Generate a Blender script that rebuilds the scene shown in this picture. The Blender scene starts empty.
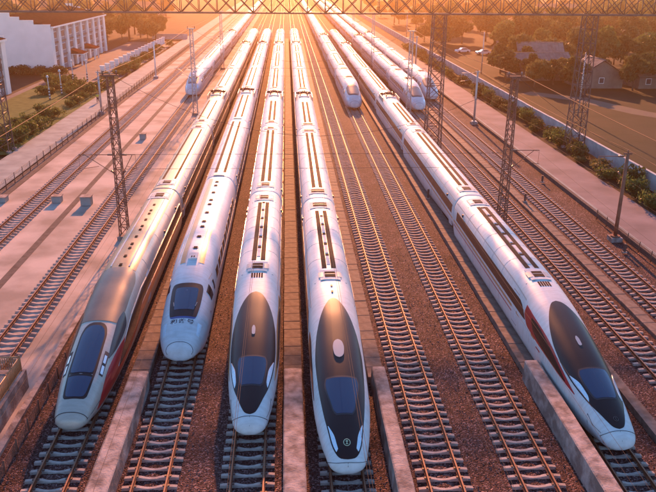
import bpy, math, random
from mathutils import Vector, Matrix, noise
R = math.radians
rnd = random.Random(7)
S = bpy.context.scene
col = S.collection

# ------------------------------------------------------------------ camera
F = 728.58
cd = bpy.data.cameras.new('camera'); cam = bpy.data.objects.new('camera', cd); col.objects.link(cam)
cd.sensor_width = 36; cd.lens = 36 * F / 656; cd.clip_start = .5; cd.clip_end = 9000
fw = Vector((0.05370654, 0.93448297, -0.35193349)); rt = Vector((0.99849426, -0.05420041, 0.00845702)); up = rt.cross(fw)
cam.matrix_world = Matrix(((rt.x, up.x, -fw.x, 0), (rt.y, up.y, -fw.y, 0), (rt.z, up.z, -fw.z, 21.797), (0, 0, 0, 1)))
S.camera = cam

# ------------------------------------------------------------------ light
SUN_EL, SUN_AZ = 17.0, 2.0           # azimuth from +Y (along the tracks) towards +X
w = bpy.data.worlds.new('World'); S.world = w; w.use_nodes = True
nt = w.node_tree; bg = nt.nodes['Background']
sky = nt.nodes.new('ShaderNodeTexSky'); sky.sky_type = 'NISHITA'; sky.sun_disc = False
sky.sun_elevation = R(SUN_EL); sky.sun_rotation = R(SUN_AZ)
sky.air_density = 1.0; sky.dust_density = .4; sky.ozone_density = 5.0
nt.links.new(sky.outputs[0], bg.inputs[0]); bg.inputs[1].default_value = .12
ld = bpy.data.lights.new('sun', 'SUN'); ld.energy = 4.8; ld.angle = R(.8); ld.color = (1, .37, .15)
sun = bpy.data.objects.new('sun', ld); col.objects.link(sun)
sv = Vector((math.sin(R(SUN_AZ)) * math.cos(R(SUN_EL)), math.cos(R(SUN_AZ)) * math.cos(R(SUN_EL)), math.sin(R(SUN_EL))))
sun.rotation_euler = sv.to_track_quat('Z', 'Y').to_euler()
S.view_settings.view_transform = 'Standard'; S.view_settings.look = 'None'; S.view_settings.gamma = 1
S.view_settings.exposure = 1.4
S.cycles.volume_bounces = 0
HAZE_DENS, HAZE_ANI, HAZE_COL = .00075, .93, (1, .54, .24)

# ------------------------------------------------------------------ materials
def mat(name, c, rough=.6, metal=0, c2=None, scale=3., detail=4., lo=.35, hi=.65, bump=0., bscale=None, coat=0., spec=.5, grime=False, stretch=None, crough=.12):
    if rough >= .7: spec = min(spec, .1)
    m = bpy.data.materials.new(name); m.use_nodes = True
    n = m.node_tree.nodes; l = m.node_tree.links; b = n['Principled BSDF']
    b.inputs['Base Color'].default_value = (*c, 1); b.inputs['Roughness'].default_value = rough; b.inputs['Metallic'].default_value = metal
    b.inputs['Coat Weight'].default_value = coat; b.inputs['Coat Roughness'].default_value = crough; b.inputs['Specular IOR Level'].default_value = spec
    tc = n.new('ShaderNodeTexCoord'); vec = tc.outputs['Object']
    if stretch:
        mp = n.new('ShaderNodeMapping'); mp.inputs['Scale'].default_value = stretch; l.new(vec, mp.inputs[0]); vec = mp.outputs[0]
    if c2:
        t = n.new('ShaderNodeTexNoise'); t.inputs['Scale'].default_value = scale; t.inputs['Detail'].default_value = detail; l.new(vec, t.inputs[0])
        r = n.new('ShaderNodeValToRGB'); r.color_ramp.elements[0].position = lo; r.color_ramp.elements[1].position = hi
        r.color_ramp.elements[0].color = (*c, 1); r.color_ramp.elements[1].color = (*c2, 1)
        l.new(t.outputs[0], r.inputs[0]); l.new(r.outputs[0], b.inputs['Base Color'])
    if grime:
        mg = n.new('ShaderNodeMapping'); mg.inputs['Scale'].default_value = (1.2, 5, 1.2); l.new(tc.outputs['Object'], mg.inputs[0])
        tg = n.new('ShaderNodeTexNoise'); tg.inputs['Scale'].default_value = 1.1; tg.inputs['Detail'].default_value = 9; tg.inputs['Roughness'].default_value = .65; l.new(mg.outputs[0], tg.inputs[0])
        rg_ = n.new('ShaderNodeValToRGB'); rg_.color_ramp.elements[0].position = .34; rg_.color_ramp.elements[1].position = .58
        rg_.color_ramp.elements[0].color = (.87, .85, .82, 1); rg_.color_ramp.elements[1].color = (1, 1, 1, 1); l.new(tg.outputs[0], rg_.inputs[0])
        mg2 = n.new('ShaderNodeMix'); mg2.data_type = 'RGBA'; mg2.blend_type = 'MULTIPLY'; mg2.inputs[0].default_value = 1
        src = b.inputs['Base Color'].links[0].from_socket; l.new(src, mg2.inputs[6]); l.new(rg_.outputs[0], mg2.inputs[7]); l.new(mg2.outputs[2], b.inputs['Base Color'])
    if bump:
        t2 = n.new('ShaderNodeTexNoise'); t2.inputs['Scale'].default_value = bscale or scale * 3; t2.inputs['Detail'].default_value = 5; l.new(vec, t2.inputs[0])
        bp = n.new('ShaderNodeBump'); bp.inputs['Strength'].default_value = bump; bp.inputs['Distance'].default_value = .05
        l.new(t2.outputs[0], bp.inputs['Height']); l.new(bp.outputs[0], b.inputs['Normal'])
    return m

def stone_mat(name, cols, scale, bump=.8, big=None):
    m = bpy.data.materials.new(name); m.use_nodes = True
    n = m.node_tree.nodes; l = m.node_tree.links; b = n['Principled BSDF']; b.inputs['Roughness'].default_value = .85; b.inputs['Specular IOR Level'].default_value = .1
    tc = n.new('ShaderNodeTexCoord'); v = n.new('ShaderNodeTexVoronoi'); v.inputs['Scale'].default_value = scale; l.new(tc.outputs['Object'], v.inputs[0])
    sp = n.new('ShaderNodeSeparateColor'); l.new(v.outputs['Color'], sp.inputs[0])
    r = n.new('ShaderNodeValToRGB'); e = r.color_ramp.elements
    e[0].position = 0; e[0].color = (*cols[0], 1); e[1].position = 1; e[1].color = (*cols[-1], 1)
    for i, c in enumerate(cols[1:-1]):
        q = e.new((i + 1) / (len(cols) - 1)); q.color = (*c, 1)
    l.new(sp.outputs[0], r.inputs[0])
    t = n.new('ShaderNodeTexNoise'); t.inputs['Scale'].default_value = .35; t.inputs['Detail'].default_value = 6; l.new(tc.outputs['Object'], t.inputs[0])
    mx = n.new('ShaderNodeMix'); mx.data_type = 'RGBA'; mx.blend_type = 'MULTIPLY'; mx.inputs[0].default_value = .75
    r2 = n.new('ShaderNodeValToRGB'); r2.color_ramp.elements[0].position = .33; r2.color_ramp.elements[1].position = .66
    r2.color_ramp.elements[0].color = (.55, .47, .44, 1); r2.color_ramp.elements[1].color = (1, 1, 1, 1)
    l.new(t.outputs[0], r2.inputs[0]); l.new(r.outputs[0], mx.inputs[6]); l.new(r2.outputs[0], mx.inputs[7]); l.new(mx.outputs[2], b.inputs['Base Color'])
    bp = n.new('ShaderNodeBump'); bp.inputs['Strength'].default_value = bump; bp.inputs['Distance'].default_value = .06; bp.invert = True
    l.new(v.outputs['Distance'], bp.inputs['Height']); l.new(bp.outputs[0], b.inputs['Normal'])
    return m

def leaf_mat(name, c, c2):
    m = mat(name, c, .6, 0, c2, .9, 3, .35, .65, spec=.3)
    n = m.node_tree.nodes; b = n['Principled BSDF']
    l = m.node_tree.links; tr = n.new('ShaderNodeBsdfTranslucent'); mx = n.new('ShaderNodeMixShader'); mx.inputs[0].default_value = .4
    src = b.inputs['Base Color'].links[0].from_socket; l.new(src, tr.inputs[0]); l.new(b.outputs[0], mx.inputs[1]); l.new(tr.outputs[0], mx.inputs[2]); l.new(mx.outputs[0], n['Material Output'].inputs[0])
    return m

M = dict(
    white=mat('white_paint', (.58, .56, .56), .5, 0, (.78, .77, .77), .8, 7, .25, .62, coat=.12, crough=.35, spec=.22, grime=True, stretch=(1, .12, 1)),
    white2=mat('cool_white_paint', (.56, .57, .60), .5, 0, (.76, .77, .80), .8, 7, .25, .62, coat=.12, crough=.35, spec=.22, grime=True, stretch=(1, .12, 1)),
    silver=mat('champagne_silver_paint', (.45, .39, .34), .36, .15, (.55, .48, .42), .5, 5, .3, .7, coat=.3, spec=.3, crough=.3, grime=True, stretch=(1, .1, 1)),
    tanroof=mat('tan_roof_paint', (.34, .19, .075), .45, .2, (.46, .28, .12), .7, 6, .3, .7, coat=.25, crough=.3, spec=.3, grime=True, stretch=(1, .12, 1)),
    brown=mat('brown_roof_paint', (.13, .085, .06), .42, .2, (.20, .13, .09), .6, 4, coat=.2, crough=.4),
    glassblk=mat('black_gloss_hood', (.016, .010, .011), .37, 0, (.022, .013, .012), .5, 4, coat=.12, crough=.25, spec=.25),
    glass=mat('windscreen_glass', (.014, .028, .078), .06, 0, coat=.8, crough=.05, spec=.6),
    winband=mat('dark_window_band', (.025, .016, .014), .25, 0, coat=.2),
    seam=mat('dark_panel_seam', (.035, .03, .035), .6),
    duct=mat('dark_roof_duct', (.06, .032, .02), .85, 0, (.09, .05, .032), 4, 3, spec=.1),
    grille=mat('roof_grille', (.022, .012, .010), .85, 0, (.045, .025, .02), 20, 2, spec=.15),
    louvre=mat('grey_louvre', (.36, .33, .32), .5, 0, (.45, .42, .41), 12, 2),
    roofbox=mat('roof_box_white', (.60, .57, .56), .7, 0, (.74, .71, .70), 2, 4),
    red=mat('red_stripe_paint', (.42, .02, .025), .3, coat=.5),
    gold=mat('gold_stripe_paint', (.50, .27, .10), .35, .3, coat=.4),
    lamp=mat('headlight_lens', (.62, .78, .92), .08, 0, (.80, .88, .95), 9, 2, coat=1.),
    emblem=mat('emblem_paint', (.62, .66, .45), .4),
    emblemd=mat('dim_emblem_paint', (.11, .09, .09), .4),
    text=mat('black_lettering', (.03, .03, .05), .5),
    dome=mat('pale_roof_dome', (.50, .44, .42), .35),
    steel=mat('weathered_steel', (.20, .085, .055), .7, .0, (.30, .14, .095), 2, 4),
    darksteel=mat('dark_steel_lattice', (.10, .06, .055), .6, .3, (.15, .09, .075), 2, 4),
    galv=mat('galvanised_steel', (.42, .40, .38), .45, .4, (.5, .47, .45), 2, 4),
    wire=mat('oxidised_wire', (.10, .07, .055), .7, .2),
    feeder=mat('sunlit_feeder_wire', (.34, .17, .08), .75, 0),  # orange of the sunlit wire is put into the base colour
    insul=mat('brown_insulator', (.22, .09, .06), .3),
    rail=mat('rusty_rail_side', (.17, .06, .032), .75, .0, (.25, .095, .05), 3, 4),
    railtop=mat('polished_rail_head', (.28, .13, .075), .6, .2, spec=.2),
    sleeper=mat('concrete_sleeper', (.34, .255, .215), .75, 0, (.54, .43, .375), 2.5, 7, bump=.25, bscale=20),
    clip=mat('rusty_rail_clip', (.11, .06, .045), .6, .3),
    slab=mat('walkway_slab_concrete', (.15, .105, .085), .8, 0, (.25, .185, .155), 2.2, 6, bump=.3, bscale=18),
    wallc=mat('rough_cast_concrete', (.19, .14, .12), .85, 0, (.46, .36, .32), 1.8, 10, .34, .64, bump=.5, bscale=9),
    wallstain=mat('peeling_wall_render', (.24, .17, .145), .9, 0, (.46, .37, .33), 1.3, 9, .44, .66, bump=.6, bscale=7),
    yard=mat('yard_concrete', (.29, .23, .19), .85, 0, (.54, .435, .375), .22, 12, .36, .62, bump=.2, bscale=6),
    rpath=mat('right_path_concrete', (.17, .135, .135), .85, 0, (.27, .215, .215), .3, 8, .3, .7, bump=.2, bscale=5),
    path=mat('path_concrete', (.24, .26, .25), .85, 0, (.34, .36, .345), .5, 7, bump=.15, bscale=5),
    asphalt=mat('asphalt', (.10, .095, .10), .8, 0, (.15, .14, .14), .4, 6),
    drain=mat('dark_drain', (.09, .07, .065), .9, 0, (.14, .11, .10), 2, 5, bump=.4, bscale=9),
    soil=mat('brown_earth', (.022, .016, .010), .95, 0, (.045, .032, .019), .25, 8, bump=.5, bscale=4),
    field=mat('dull_green_field', (.020, .027, .011), .95, 0, (.042, .038, .020), .12, 9, .38, .66, bump=.6, bscale=3),
    dirt=mat('pale_dirt', (.13, .105, .085), .95, 0, (.14, .12, .08), .6, 8, .4, .6, bump=.4, bscale=4),
    lawn=mat('lawn_grass', (.06, .10, .025), .95, 0, (.11, .15, .045), .8, 7, bump=.7, bscale=9),
    wallw=mat('whitewashed_wall', (.38, .37, .36), .8, 0, (.52, .51, .50), .7, 6, bump=.1),
    bwall=mat('building_render', (.76, .77, .74), .8, 0, (.84, .84, .81), .4, 6),
    bgrey=mat('grey_bay_render', (.26, .26, .27), .8, 0, (.33, .33, .34), .8, 4),
    bglass=mat('building_window_glass', (.045, .05, .06), .3, coat=.1, spec=.3),
    roof=mat('red_brown_roof_tile', (.085, .028, .02), .75, 0, (.13, .045, .03), 1.2, 5, spec=0., bump=.4, bscale=12),
    hroof=mat('grey_roof_tile', (.17, .14, .13), .75, 0, (.25, .21, .19), .9, 6, bump=.4, bscale=10),
    hwall=mat('house_render', (.17, .135, .11), .85, 0, (.23, .19, .155), .7, 5),
    bark=mat('bark', (.09, .06, .04), .9, 0, (.14, .10, .07), 4, 4),
    leafa=leaf_mat('leaf_green', (.07, .10, .025), (.15, .18, .05)),
    leafb=leaf_mat('leaf_dark', (.04, .055, .018), (.09, .10, .03)),
    leafc=leaf_mat('leaf_warm', (.09, .095, .028), (.17, .15, .05)),
    orange=mat('orange_painted_rail', (.42, .17, .07), .5, 0, (.50, .22, .10), 3, 4),
    lampw=mat('white_enamel', (.72, .72, .70), .4),
    black=mat('black_paint', (.03, .03, .032), .5),
    skin=mat('skin', (.45, .27, .19), .6), yellow=mat('yellow_vest', (.70, .62, .08), .7), navy=mat('dark_trousers', (.03, .035, .06), .8), hair=mat('hair', (.02, .015, .012), .6),
    carw=mat('car_white_paint', (.7, .7, .7), .25, coat=1.), tyre=mat('tyre_rubber', (.02, .02, .02), .8),
    loose_stone=mat('loose_ballast_stone', (.05, .026, .024), .85, 0, (.34, .20, .18), 9, 2, .3, .7),
    ballast=stone_mat('ballast_stone', [(.020, .009, .008), (.085, .040, .036), (.15, .076, .070), (.045, .022, .021), (.40, .24, .22)], 15),
)

# ------------------------------------------------------------------ helpers
class MB:
    def __init__(s): s.v = []; s.f = []; s.m = []; s.mats = []; s.sm = []
    def mi(s, m):
        if m not in s.mats: s.mats.append(m)
        return s.mats.index(m)
    def face(s, idx, m, smooth=False): s.f.append(idx); s.m.append(s.mi(m)); s.sm.append(smooth)
    def box(s, x0, y0, z0, x1, y1, z1, m):
        b = len(s.v); s.v += [(x, y, z) for z in (z0, z1) for y in (y0, y1) for x in (x0, x1)]
        for q in ((0, 2, 3, 1), (4, 5, 7, 6), (0, 1, 5, 4), (2, 6, 7, 3), (0, 4, 6, 2), (1, 3, 7, 5)): s.face([b + i for i in q], m)
    def tube(s, p, q, r, m, n=5, r2=None, smooth=True, cap=True):
        p = Vector(p); q = Vector(q); d = q - p
        if d.length < 1e-6: return
        a = (d.cross(Vector((0, 0, 1))) if abs(d.z) < .95 * d.length else d.orthogonal()).normalized(); c = d.normalized().cross(a); b = len(s.v); r2 = r if r2 is None else r2
        for P, rr in ((p, r), (q, r2)):
            for i in range(n):
                t = 2 * math.pi * i / n; s.v.append(tuple(P + (a * math.cos(t) + c * math.sin(t)) * rr))
        for i in range(n): s.face([b + i, b + (i + 1) % n, b + n + (i + 1) % n, b + n + i], m, smooth)
        if cap: s.face([b + i for i in range(n)][::-1], m); s.face([b + n + i for i in range(n)], m)
    def poly(s, pts, r, m, n=5):
        for a, b in zip(pts, pts[1:]): s.tube(a, b, r, m, n, cap=False)
    def quad(s, pts, m, smooth=False):
        b = len(s.v); s.v += [tuple(p) for p in pts]; s.face([b + i for i in range(len(pts))], m, smooth)
    def grid(s, rows, m, smooth=True, closeu=False, flip=False):
        b = len(s.v); nr = len(rows); nc = len(rows[0])
        for r_ in rows: s.v += [tuple(p) for p in r_]
        for i in range(nr - 1):
            for j in range(nc if closeu else nc - 1):
                k = (j + 1) % nc; q = [b + i * nc + j, b + i * nc + k, b + (i + 1) * nc + k, b + (i + 1) * nc + j]
                s.face(q[::-1] if flip else q, m, smooth)
    def mesh(s, name):
        me = bpy.data.meshes.new(name); me.from_pydata([tuple(v) for v in s.v], [], s.f)
        for m in s.mats: me.materials.append(m)
        me.polygons.foreach_set('material_index', s.m); me.polygons.foreach_set('use_smooth', s.sm); me.update(); return me
    def build(s, name, parent=None, loc=None, **k): return obj(name, s.mesh(name), parent, loc, **k)

def obj(name, data, parent=None, loc=None, label=None, cat=None, group=None, kind=None):
    o = bpy.data.objects.new(name, data); col.objects.link(o)
    if parent: o.parent = parent
    if loc: o.location = loc
    return tag(o, label, cat, group, kind)
def tag(o, label=None, cat=None, group=None, kind=None):
    if label: o['label'] = label
    if cat: o['category'] = cat
    if group: o['group'] = group
    if kind: o['kind'] = kind
    return o
def kids(o): return [c for c in col.objects if c.parent == o]
TREE = {}
def remember(o): TREE[o] = [(c, [g for g in kids(c)]) for c in kids(o)]
def copy1(o, parent=None):
    c = o.copy(); col.objects.link(c); c.parent = parent; return c
def copy_tree(o, loc, rz=0, sc=None, label=None):
    if o not in TREE: remember(o)
    r = copy1(o); r.location = loc; r.rotation_euler = (0, 0, rz)
    if sc: r.scale = sc
    if label: r['label'] = label
    for c, gs in TREE[o]:
        d = copy1(c, r)
        for g in gs: copy1(g, d)
    return r
def pchip(xs, ys):
    n = len(xs); h = [xs[i + 1] - xs[i] for i in range(n - 1)]; d = [(ys[i + 1] - ys[i]) / h[i] for i in range(n - 1)]
    mm = [d[0]] + [0 if d[i - 1] * d[i] <= 0 else 2 * d[i - 1] * d[i] / (d[i - 1] + d[i]) for i in range(1, n - 1)] + [d[-1]]
    def f(x):
        if x <= xs[0]: return ys[0]
        if x >= xs[-1]: return ys[-1]
        i = 0
        while xs[i + 1] < x: i += 1
        t = (x - xs[i]) / h[i]; t2 = t * t; t3 = t2 * t
        return ys[i] * (2 * t3 - 3 * t2 + 1) + mm[i] * h[i] * (t3 - 2 * t2 + t) + ys[i + 1] * (-2 * t3 + 3 * t2) + mm[i + 1] * h[i] * (t3 - t2)
    return f

# ------------------------------------------------------------------ ground, yards, paths
def sheet(name, x0, y0, x1, y1, z, m, nx=1, ny=1, kind='structure', amp=0, fr=1.):
    b = MB(); rows = []
    for j in range(ny + 1):
        y = y0 + (y1 - y0) * j / ny
        rows.append([(x, y, z + (amp * noise.noise(Vector((x * fr, y * fr, z))) if amp else 0)) for x in (x0 + (x1 - x0) * i / nx for i in range(nx + 1))])
    b.grid(rows, m, smooth=True); return b.build(name, kind=kind)
sheet('ground', -1500, -300, 1500, 2600, -.34, M['soil'])
b = MB()
ys = [0 + .3 * i for i in range(260)] + [78 + 3 * i for i in range(150)]
xs = [-14.2 + .3 * i for i in range(149)]
rows = [[(x, y, -.30 + (.02 * noise.noise(Vector((x * 1.1, y * 1.1, 0))) + .02 * noise.noise(Vector((x * 4, y * 4, 3))) if y < 78 else 0)) for x in xs] for y in ys]
b.grid(rows, M['ballast']); b.build('ballast_bed', kind='structure')
sheet('yard_pavement', -29.2, -10, -14.2, 520, -.30, M['yard'])
sheet('left_path', -35.2, -10, -30.6, 620, -.12, M['path'])
sheet('left_drain', -30.6, -10, -29.2, 520, -.26, M['drain'])
sheet('left_lawn', -50.0, 92, -35.2, 152, -.10, M['lawn'])
sheet('forecourt', -51.5, 92, -36.0, 250, -.14, M['asphalt'])
sheet('right_path', 30.7, -10, 35.6, 620, -.10, M['rpath'])
sheet('right_verge', 35.6, -10, 39.4, 620, -.14, M['soil'])
sheet('right_field', 40.4, -10, 400, 900, -.20, M['field'])
# diagonal dirt track in the field
b = MB(); P = [(47, 143), (55, 135), (60, 121), (68, 110), (74, 100), (86, 92)]; rows = []
for i, (x, y) in enumerate(P):
    a = Vector(P[max(i - 1, 0)]); c = Vector(P[min(i + 1, len(P) - 1)]); d = (c - a).normalized(); n_ = Vector((-d.y, d.x)) * 2.2
    rows.append([(x - n_.x, y - n_.y, -.19), (x + n_.x, y + n_.y, -.19)])
b.grid(rows, M['dirt'], flip=True); b.build('dirt_track', kind='structure')
# concrete kerb beside the right path and a trench cover through the left yard
b = MB(); b.box(29.9, 0, -.3, 30.25, 400, .12, M['drain']); b.box(30.25, 0, -.3, 30.7, 400, -.02, M['path']); b.build('right_kerb', kind='structure')
b = MB(); b.box(-21.9, 0, -.3, -21.3, 220, -.285, M['drain']); b.build('trench_cover', kind='structure')
b = MB(); b.box(-14.4, 0, -.3, -14.05, 300, -.11, M['wallc']); b.build('yard_kerb', kind='structure')

# ------------------------------------------------------------------ tracks
TR = dict(A=-25.37, B=-17.56, c1=-10.95, c2=-6.45, c3=-2.03, c4=2.58, c5=7.05, c6=11.35, c7=15.85, c8=21.95, c9=26.28)
def rail_mesh():
    b = MB(); pr = [(-.036, 0), (.036, 0), (.036, -.04), (.012, -.055), (.012, -.14), (.075, -.165), (.075, -.18), (-.075, -.18), (-.075, -.165), (-.012, -.14), (-.012, -.055), (-.036, -.04)]
    n = len(pr); ysr = [2, 60, 160, 700]
    for y in ysr: b.v += [(x, y, z) for x, z in pr]
    for k in range(len(ysr) - 1):
        for i in range(n): b.face([k * n + i, k * n + (i + 1) % n, (k + 1) * n + (i + 1) % n, (k + 1) * n + i][::-1], M['railtop'] if i == 0 else M['rail'])
    return b.mesh('rail')
RM = rail_mesh()
def sleeper_geo(b, y, clips=True):
    st = [(-1.25, .15, -.175), (-.98, .15, -.145), (-.50, .145, -.15), (-.27, .13, -.215), (0, .125, -.245), (.27, .13, -.215), (.50, .145, -.15), (.98, .15, -.145), (1.25, .15, -.175)]
    k = len(b.v)
    for x, hw, z in st: b.v += [(x, y - hw * .72, -.32), (x, y - hw * .55, z), (x, y + hw * .55, z), (x, y + hw * .72, -.32)]
    for i in range(len(st) - 1):
        for j in range(3): b.face([k + i * 4 + j, k + i * 4 + j + 1, k + i * 4 + 5 + j, k + i * 4 + 4 + j][::-1], M['sleeper'])
    b.face([k, k + 1, k + 2, k + 3][::-1], M['sleeper']); e = k + 4 * (len(st) - 1); b.face([e, e + 1, e + 2, e + 3], M['sleeper'])
    if clips:
        for sx in (-1, 1):
            for dx in (-.11, .11):
                x = sx * .7525 + dx; b.box(x - .045, y - .06, -.15, x + .045, y + .06, -.10, M['clip'])
b = MB(); sleeper_geo(b, 0); SM = b.mesh('sleeper')
SP = .672
def track(x, pieces, stuff):
    t = obj('railway_track', None, loc=(x, 0, 0), kind='structure')
    for s in (-1, 1): obj('rail', RM, t, (s * .7525, 0, 0))
    k0 = int(pieces[0] / SP)
    y = k0 * SP
    while y < pieces[1]:
        o = obj('sleeper', SM, t, (rnd.uniform(-.02, .02), y + rnd.uniform(-.015, .015), rnd.uniform(-.012, .006))); o.rotation_euler.z = rnd.uniform(-.006, .006); y += SP
    for a, c in stuff:
        b = MB(); y = math.ceil(a / SP) * SP
        while y < c: sleeper_geo(b, y, False); y += SP
        b.build('distant_sleepers', t, kind='stuff')
track(TR['A'], (34, 112), [(112, 300)]); track(TR['B'], (28, 112), [(112, 141)])
track(TR['c1'], (18, 36), [(274, 340)]); track(TR['c2'], (18, 43), [(268, 340)]); track(TR['c3'], (18, 36), [(274, 340)])
track(TR['c4'], (18, 32), [(270, 340)]); track(TR['c5'], (18, 112), [(112, 340)]); track(TR['c6'], (18, 112), [(112, 128)])
track(TR['c7'], (18, 34), [(262, 340)]); track(TR['c8'], (26, 110), [(110, 125)]); track(TR['c9'], (34, 110), [(110, 137)])

# loose stones lying on the ballast and spilling over sleeper ends
b = MB(); st = M['loose_stone']
for _ in range(17000):
    y = 23 + 34 * rnd.random() ** 1.5; x = rnd.uniform(-13.6, 29); d = min(abs(x - t) for t in TR.values()); z = -.285 + (.05 if 1.1 < d < 1.45 else 0); a = rnd.uniform(.022, .05); k = len(b.v)
    if min(abs(d - .7525), 9) < .12: continue
    th = rnd.uniform(0, 3.14); c_, s_ = math.cos(th) * a, math.sin(th) * a; e1, e2 = rnd.uniform(.6, 1.1), rnd.uniform(.5, .9)
    b.v += [(x + c_, y + s_, z), (x - s_ * e1, y + c_ * e1, z + .01), (x - c_ * e2, y - s_ * e2, z), (x + s_, y - c_, z + .008), (x + c_ * .2, y + s_ * .3, z + a * e1), (x, y, z - .03)]
    for i in range(4): b.face([k + i, k + (i + 1) % 4, k + 4], st)
b.build('loose_ballast', kind='stuff')

# ------------------------------------------------------------------ walkway slabs and concrete walls between the tracks
def slab_mesh(wd, ln, h):
    b = MB(); c = .02
    rows = [(-wd / 2, 0, -h), (-wd / 2, 0, -c), (-wd / 2 + c, c, 0)]
    x0, x1, y0, y1 = -wd / 2, wd / 2, .012, ln - .012
    lo = [(x0, y0, -h), (x1, y0, -h), (x1, y1, -h), (x0, y1, -h)]; mi = [(x0, y0, -c), (x1, y0, -c), (x1, y1, -c), (x0, y1, -c)]; tp = [(x0 + c, y0 + c, 0), (x1 - c, y0 + c, 0), (x1 - c, y1 - c, 0), (x0 + c, y1 - c, 0)]
    b.v += lo + mi + tp
    for i in range(4):
        j = (i + 1) % 4; b.face([i, j, 4 + j, 4 + i], M['slab']); b.face([4 + i, 4 + j, 8 + j, 8 + i], M['slab'])
    b.face([8, 9, 10, 11], M['slab']); return b.mesh('slab')
def walkway(x0, x1, y0, y1, yend, z, ln=1.15):
    t = obj('walkway', None, loc=((x0 + x1) / 2, 0, 0), kind='structure'); sm = slab_mesh(x1 - x0, ln, .4); y = y0
    while y < y1:
        o = obj('slab', sm, t, (rnd.uniform(-.012, .012), y, z + rnd.uniform(-.015, .012))); o.rotation_euler = (rnd.uniform(-.006, .006), rnd.uniform(-.008, .008), 0); y += ln
    b = MB(); b.box(-(x1 - x0) / 2, y, -.3, (x1 - x0) / 2, yend, z, M['slab']); b.build('distant_slabs', t)
walkway(-9.15, -8.1, 36.4, 100, 262, .12); walkway(-.38, .68, 36.6, 110, 262, .12); walkway(4.45, 5.40, 36.2, 110, 262, .10)
walkway(13.65, 14.9, 36.4, 110, 250, .12); walkway(23.65, 24.5, 22, 118, 300, -.02)
def cwall(x0, x1, yend, h, label, side=None):
    b = MB(); c = .06; rows = []; n = 46; y0 = 8
    prof = [(x0 - .03, -.34), (x0, h - c), (x0 + c, h), ((x0 + x1) / 2, h + .005), (x1 - c, h), (x1, h - c), (x1 + .03, -.34)]
    for i in range(n + 1):
        y = y0 + (yend - y0) * i / n
        rows.append([(x + .018 * noise.noise(Vector((x * 2, y * .9, z))), y, z + (.016 * noise.noise(Vector((x * 3, y * 1.3, 9))) if z > 0 else 0)) for x, z in prof])
    for j in range(len(prof) - 1):
        b.grid([[r[j], r[j + 1]] for r in rows], M['wallstain'] if side is not None and ((j == 0 and side < 0) or (j == 5 and side > 0)) else M['wallc'], smooth=False, flip=True)
    b.quad(rows[-1][::-1], M['wallc']); return b.build('concrete_wall', label=label, cat='wall', group='low concrete walls at the ends of the walkways')
cwall(-8.95, -7.95, 36.3, .75, 'low thick concrete wall right of the red striped train nose, between first and second trains', 1)
cwall(-.36, .66, 36.5, .62, 'low thick concrete wall between the two black hooded trains in the middle')
cwall(4.62, 5.36, 36.1, .85, 'low concrete wall just right of the train with the round emblem', -1)
cwall(13.5, 14.32, 36.3, .95, 'long rough concrete wall with peeling left face beside the rightmost near train', -1)
b = MB(); b.box(18.35, 8, -.34, 18.95, 38, .10, M['slab']); b.build('cable_trough', kind='structure')

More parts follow.
